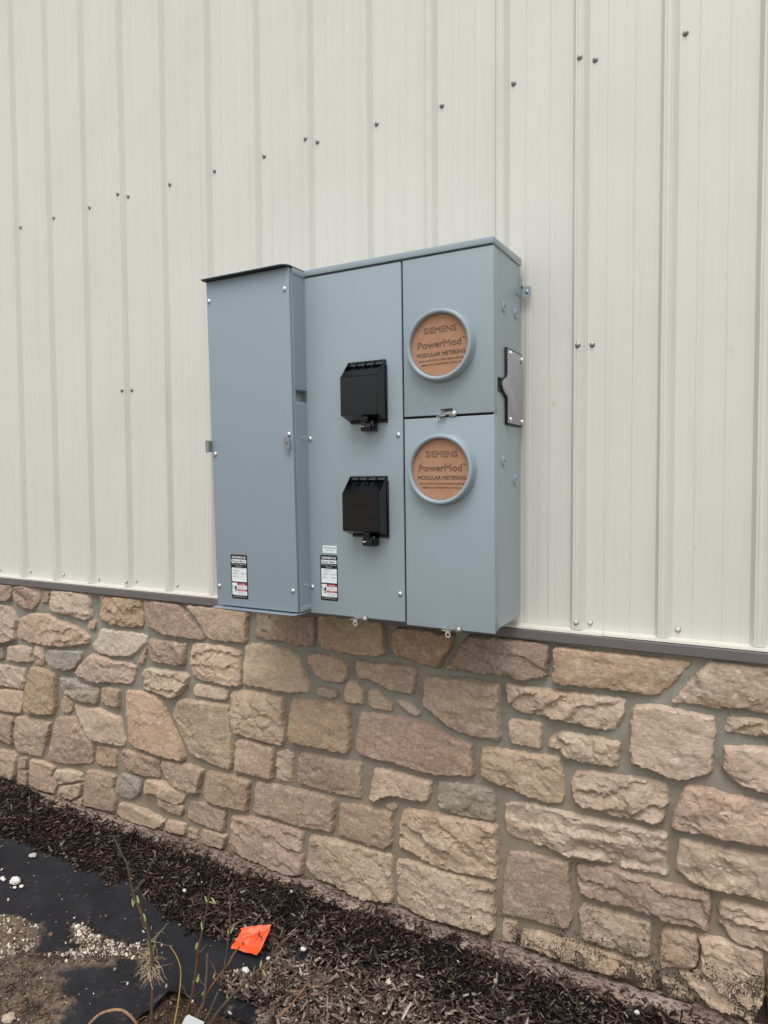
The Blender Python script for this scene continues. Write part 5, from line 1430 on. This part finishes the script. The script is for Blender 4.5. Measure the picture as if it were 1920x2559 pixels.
# dead side twigs on the stems
for i, (k, L, lean) in enumerate(((7, .045, 1), (13, .03, -1), (22, .05, 1), (45, .04, -1), (52, .035, 1), (70, .03, 1), (78, .05, -1), (96, .035, 1), (104, .04, -1))):
    if k >= len(PATH): continue
    q = PATH[k]-SO; rt_ = Vector((.884, .467, 0))*lean
    pp = [q, q+rt_*L*.3+Vector((0, -.002, L*.25)), q+rt_*L*.55+Vector((.002, .003, L*.6)), q+rt_*L*.7+Vector((0, 0, L))]
    o = MB().tube(pp, [.0014, .0011, .0009, .0004], 5).build('side_twig', M_BARK, shrub, smooth=True); o.color = lin(128, 108, 86)
def bud(p, parent, so, L=.023):
    b = MB()
    d = Vector((rng.uniform(-.5, .5), rng.uniform(-.3, .3), 1)).normalized()
    P = Vector(p)-so
    pts = [P-d*L*.5, P-d*L*.25, P+d*L*.1, P+d*L*.5]
    near = min(PATH, key=lambda q: (q-Vector(p)).length)-so
    d0 = (P-d*L*.5-near)
    if d0.length < .03: b.tube([near, near+d0*.6+Vector((0, 0, .001)), P-d*L*.45], [.0016, .0012, .0012], 5)
    b.tube(pts, [.0012, .0030, .0026, .0005], 6)
    d2 = Vector((d.x+rng.uniform(-.5, .5), d.y, d.z)).normalized()
    b.tube([P-d*L*.4, P-d*L*.1+d2*L*.1, P+d2*L*.45], [.0010, .0022, .0004], 5)
    b.build('bud', M_BUD, parent, smooth=True)
for p in [(0.747, -0.684, -0.745), (0.734, -0.691, -0.754), (0.762, -0.676, -0.796), (0.913, -0.596, -0.746), (0.931, -0.586, -0.75), (0.902, -0.602, -0.821), (0.888, -0.609, -0.878), (0.93, -0.587, -0.964), (0.901, -0.602, -1.015), (0.961, -0.57, -1.024), (0.975, -0.563, -0.834), (0.966, -0.568, -0.839), (0.89, -0.608, -0.971), (0.881, -0.613, -0.975), (1.045, -0.526, -0.932), (1.052, -0.522, -0.956), (1.009, -0.545, -0.987)]:
    bud(p, shrub, SO)

# straw-coloured shoots: one upright, one arched, one cut twig
def shoot(name, pts, ra, rb, mat, lbl, col=None):
    p = smooth_path(pts, 4); n = len(p); b0 = p[0]
    o = MB().tube([q-b0 for q in p], [ra+(rb-ra)*i/(n-1) for i in range(n)], 7).build(name, mat, None, smooth=True)
    o.location = b0
    if col: o.color = lin(*col)
    tag(o, lbl, 'twig', 'single twigs around the shrub')
shoot('straw_shoot', [(0.821, -0.645, -1.143), (0.829, -0.64, -1.102), (0.838, -0.636, -1.054), (0.846, -0.631, -0.988), (0.848, -0.631, -0.944), (0.842, -0.634, -0.917), (0.833, -0.639, -0.895), (0.822, -0.644, -0.877)], .0024, .0008, M_YEL, 'thin yellow straw shoot curving left beside the shrub stems')
shoot('arched_twig', [(0.604, -0.759, -1.129), (0.62, -0.751, -1.101), (0.644, -0.739, -1.075), (0.667, -0.726, -1.064), (0.697, -0.71, -1.061), (0.719, -0.698, -1.076), (0.736, -0.69, -1.101), (0.743, -0.686, -1.129)], .0034, .0040, M_BARK, 'brown twig bent into a low arch at the bottom left', (176, 140, 108))
shoot('cut_twig', [(1.072, -0.512, -1.123), (1.081, -0.507, -1.101), (1.093, -0.501, -1.078), (1.116, -0.489, -1.052), (1.143, -0.475, -1.012), (1.164, -0.463, -0.983)], .0040, .0018, M_BARK, 'slender cut twig slanting right over the mulch, orange at its base', (164, 116, 82))

# dry root tangle caught on the left stem
rt = empty('root_tangle', (.778, -.667, -.965))
tag(rt, 'pale dried root tangle hanging on the left shrub stem', 'dried roots')
RO = Vector((.778, -.667, -.965))
rs = random.Random(4)
right, upv = Vector((.884, .467, 0)), Vector((0, 0, 1))
for k in range(78):
    if k < 34:
        p = RO+upv*rs.uniform(.03, .11)+right*rs.uniform(-.008, .012)
        d = (right*rs.choice((-1, -1, 1))*rs.uniform(.3, 1.)+upv*rs.uniform(-1., .5)+Vector((rs.uniform(-.5, .5), rs.uniform(-.5, .3), 0))).normalized()
        L, r0 = rs.uniform(.03, .075), rs.uniform(.0005, .0012)
    else:
        p = RO+upv*rs.uniform(-.005, .03)+right*rs.uniform(-.02, .02)
        d = (right*rs.uniform(-1, 1)+upv*rs.uniform(-.7, .2)+Vector((rs.uniform(-.6, .6), rs.uniform(-.6, .3), 0))).normalized()
        L, r0 = rs.uniform(.015, .04), rs.uniform(.0006, .0018)
    pts = [p]
    for s in range(7):
        d = (d+Vector((rs.uniform(-.6, .6), rs.uniform(-.6, .6), rs.uniform(-.6, .5)-.1))*.55).normalized()
        pts.append(pts[-1]+d*L/7)
    MB().tube([q-RO for q in pts], [r0*(1-.09*i) for i in range(8)], 5).build('root', M_ROOT, rt, smooth=True)

# white plant tag at the foot of the shrub
tg = MB()
TP = [(0.868, -0.632, -1.064), (0.912, -0.610, -1.088), (0.897, -0.620, -1.126), (0.853, -0.642, -1.104)]
TC = Vector((.885, -.625, -1.115))
vs = [Vector(p)-TC for p in TP]
nn = (vs[1]-vs[0]).cross(vs[3]-vs[0]).normalized()*.0008
cut = vs[0].lerp(vs[3], .30)
ol = [vs[0].lerp(vs[1], .12), vs[1], vs[2], vs[3], cut+(vs[1]-vs[0])*.0, vs[0].lerp(vs[3], .12)+(vs[1]-vs[0])*.05]
k = len(ol)
tg.add([p+nn for p in ol]+[p-nn for p in ol], [tuple(range(k)), tuple(range(2*k-1, k-1, -1))]+[(i, (i+1) % k, (i+1) % k+k, i+k) for i in range(k)])
tg = tg.build('plant_tag', M_TAGW, None, loc=tuple(TC))
tag(tg, 'torn white plastic plant tag at the foot of the shrub', 'plant tag')
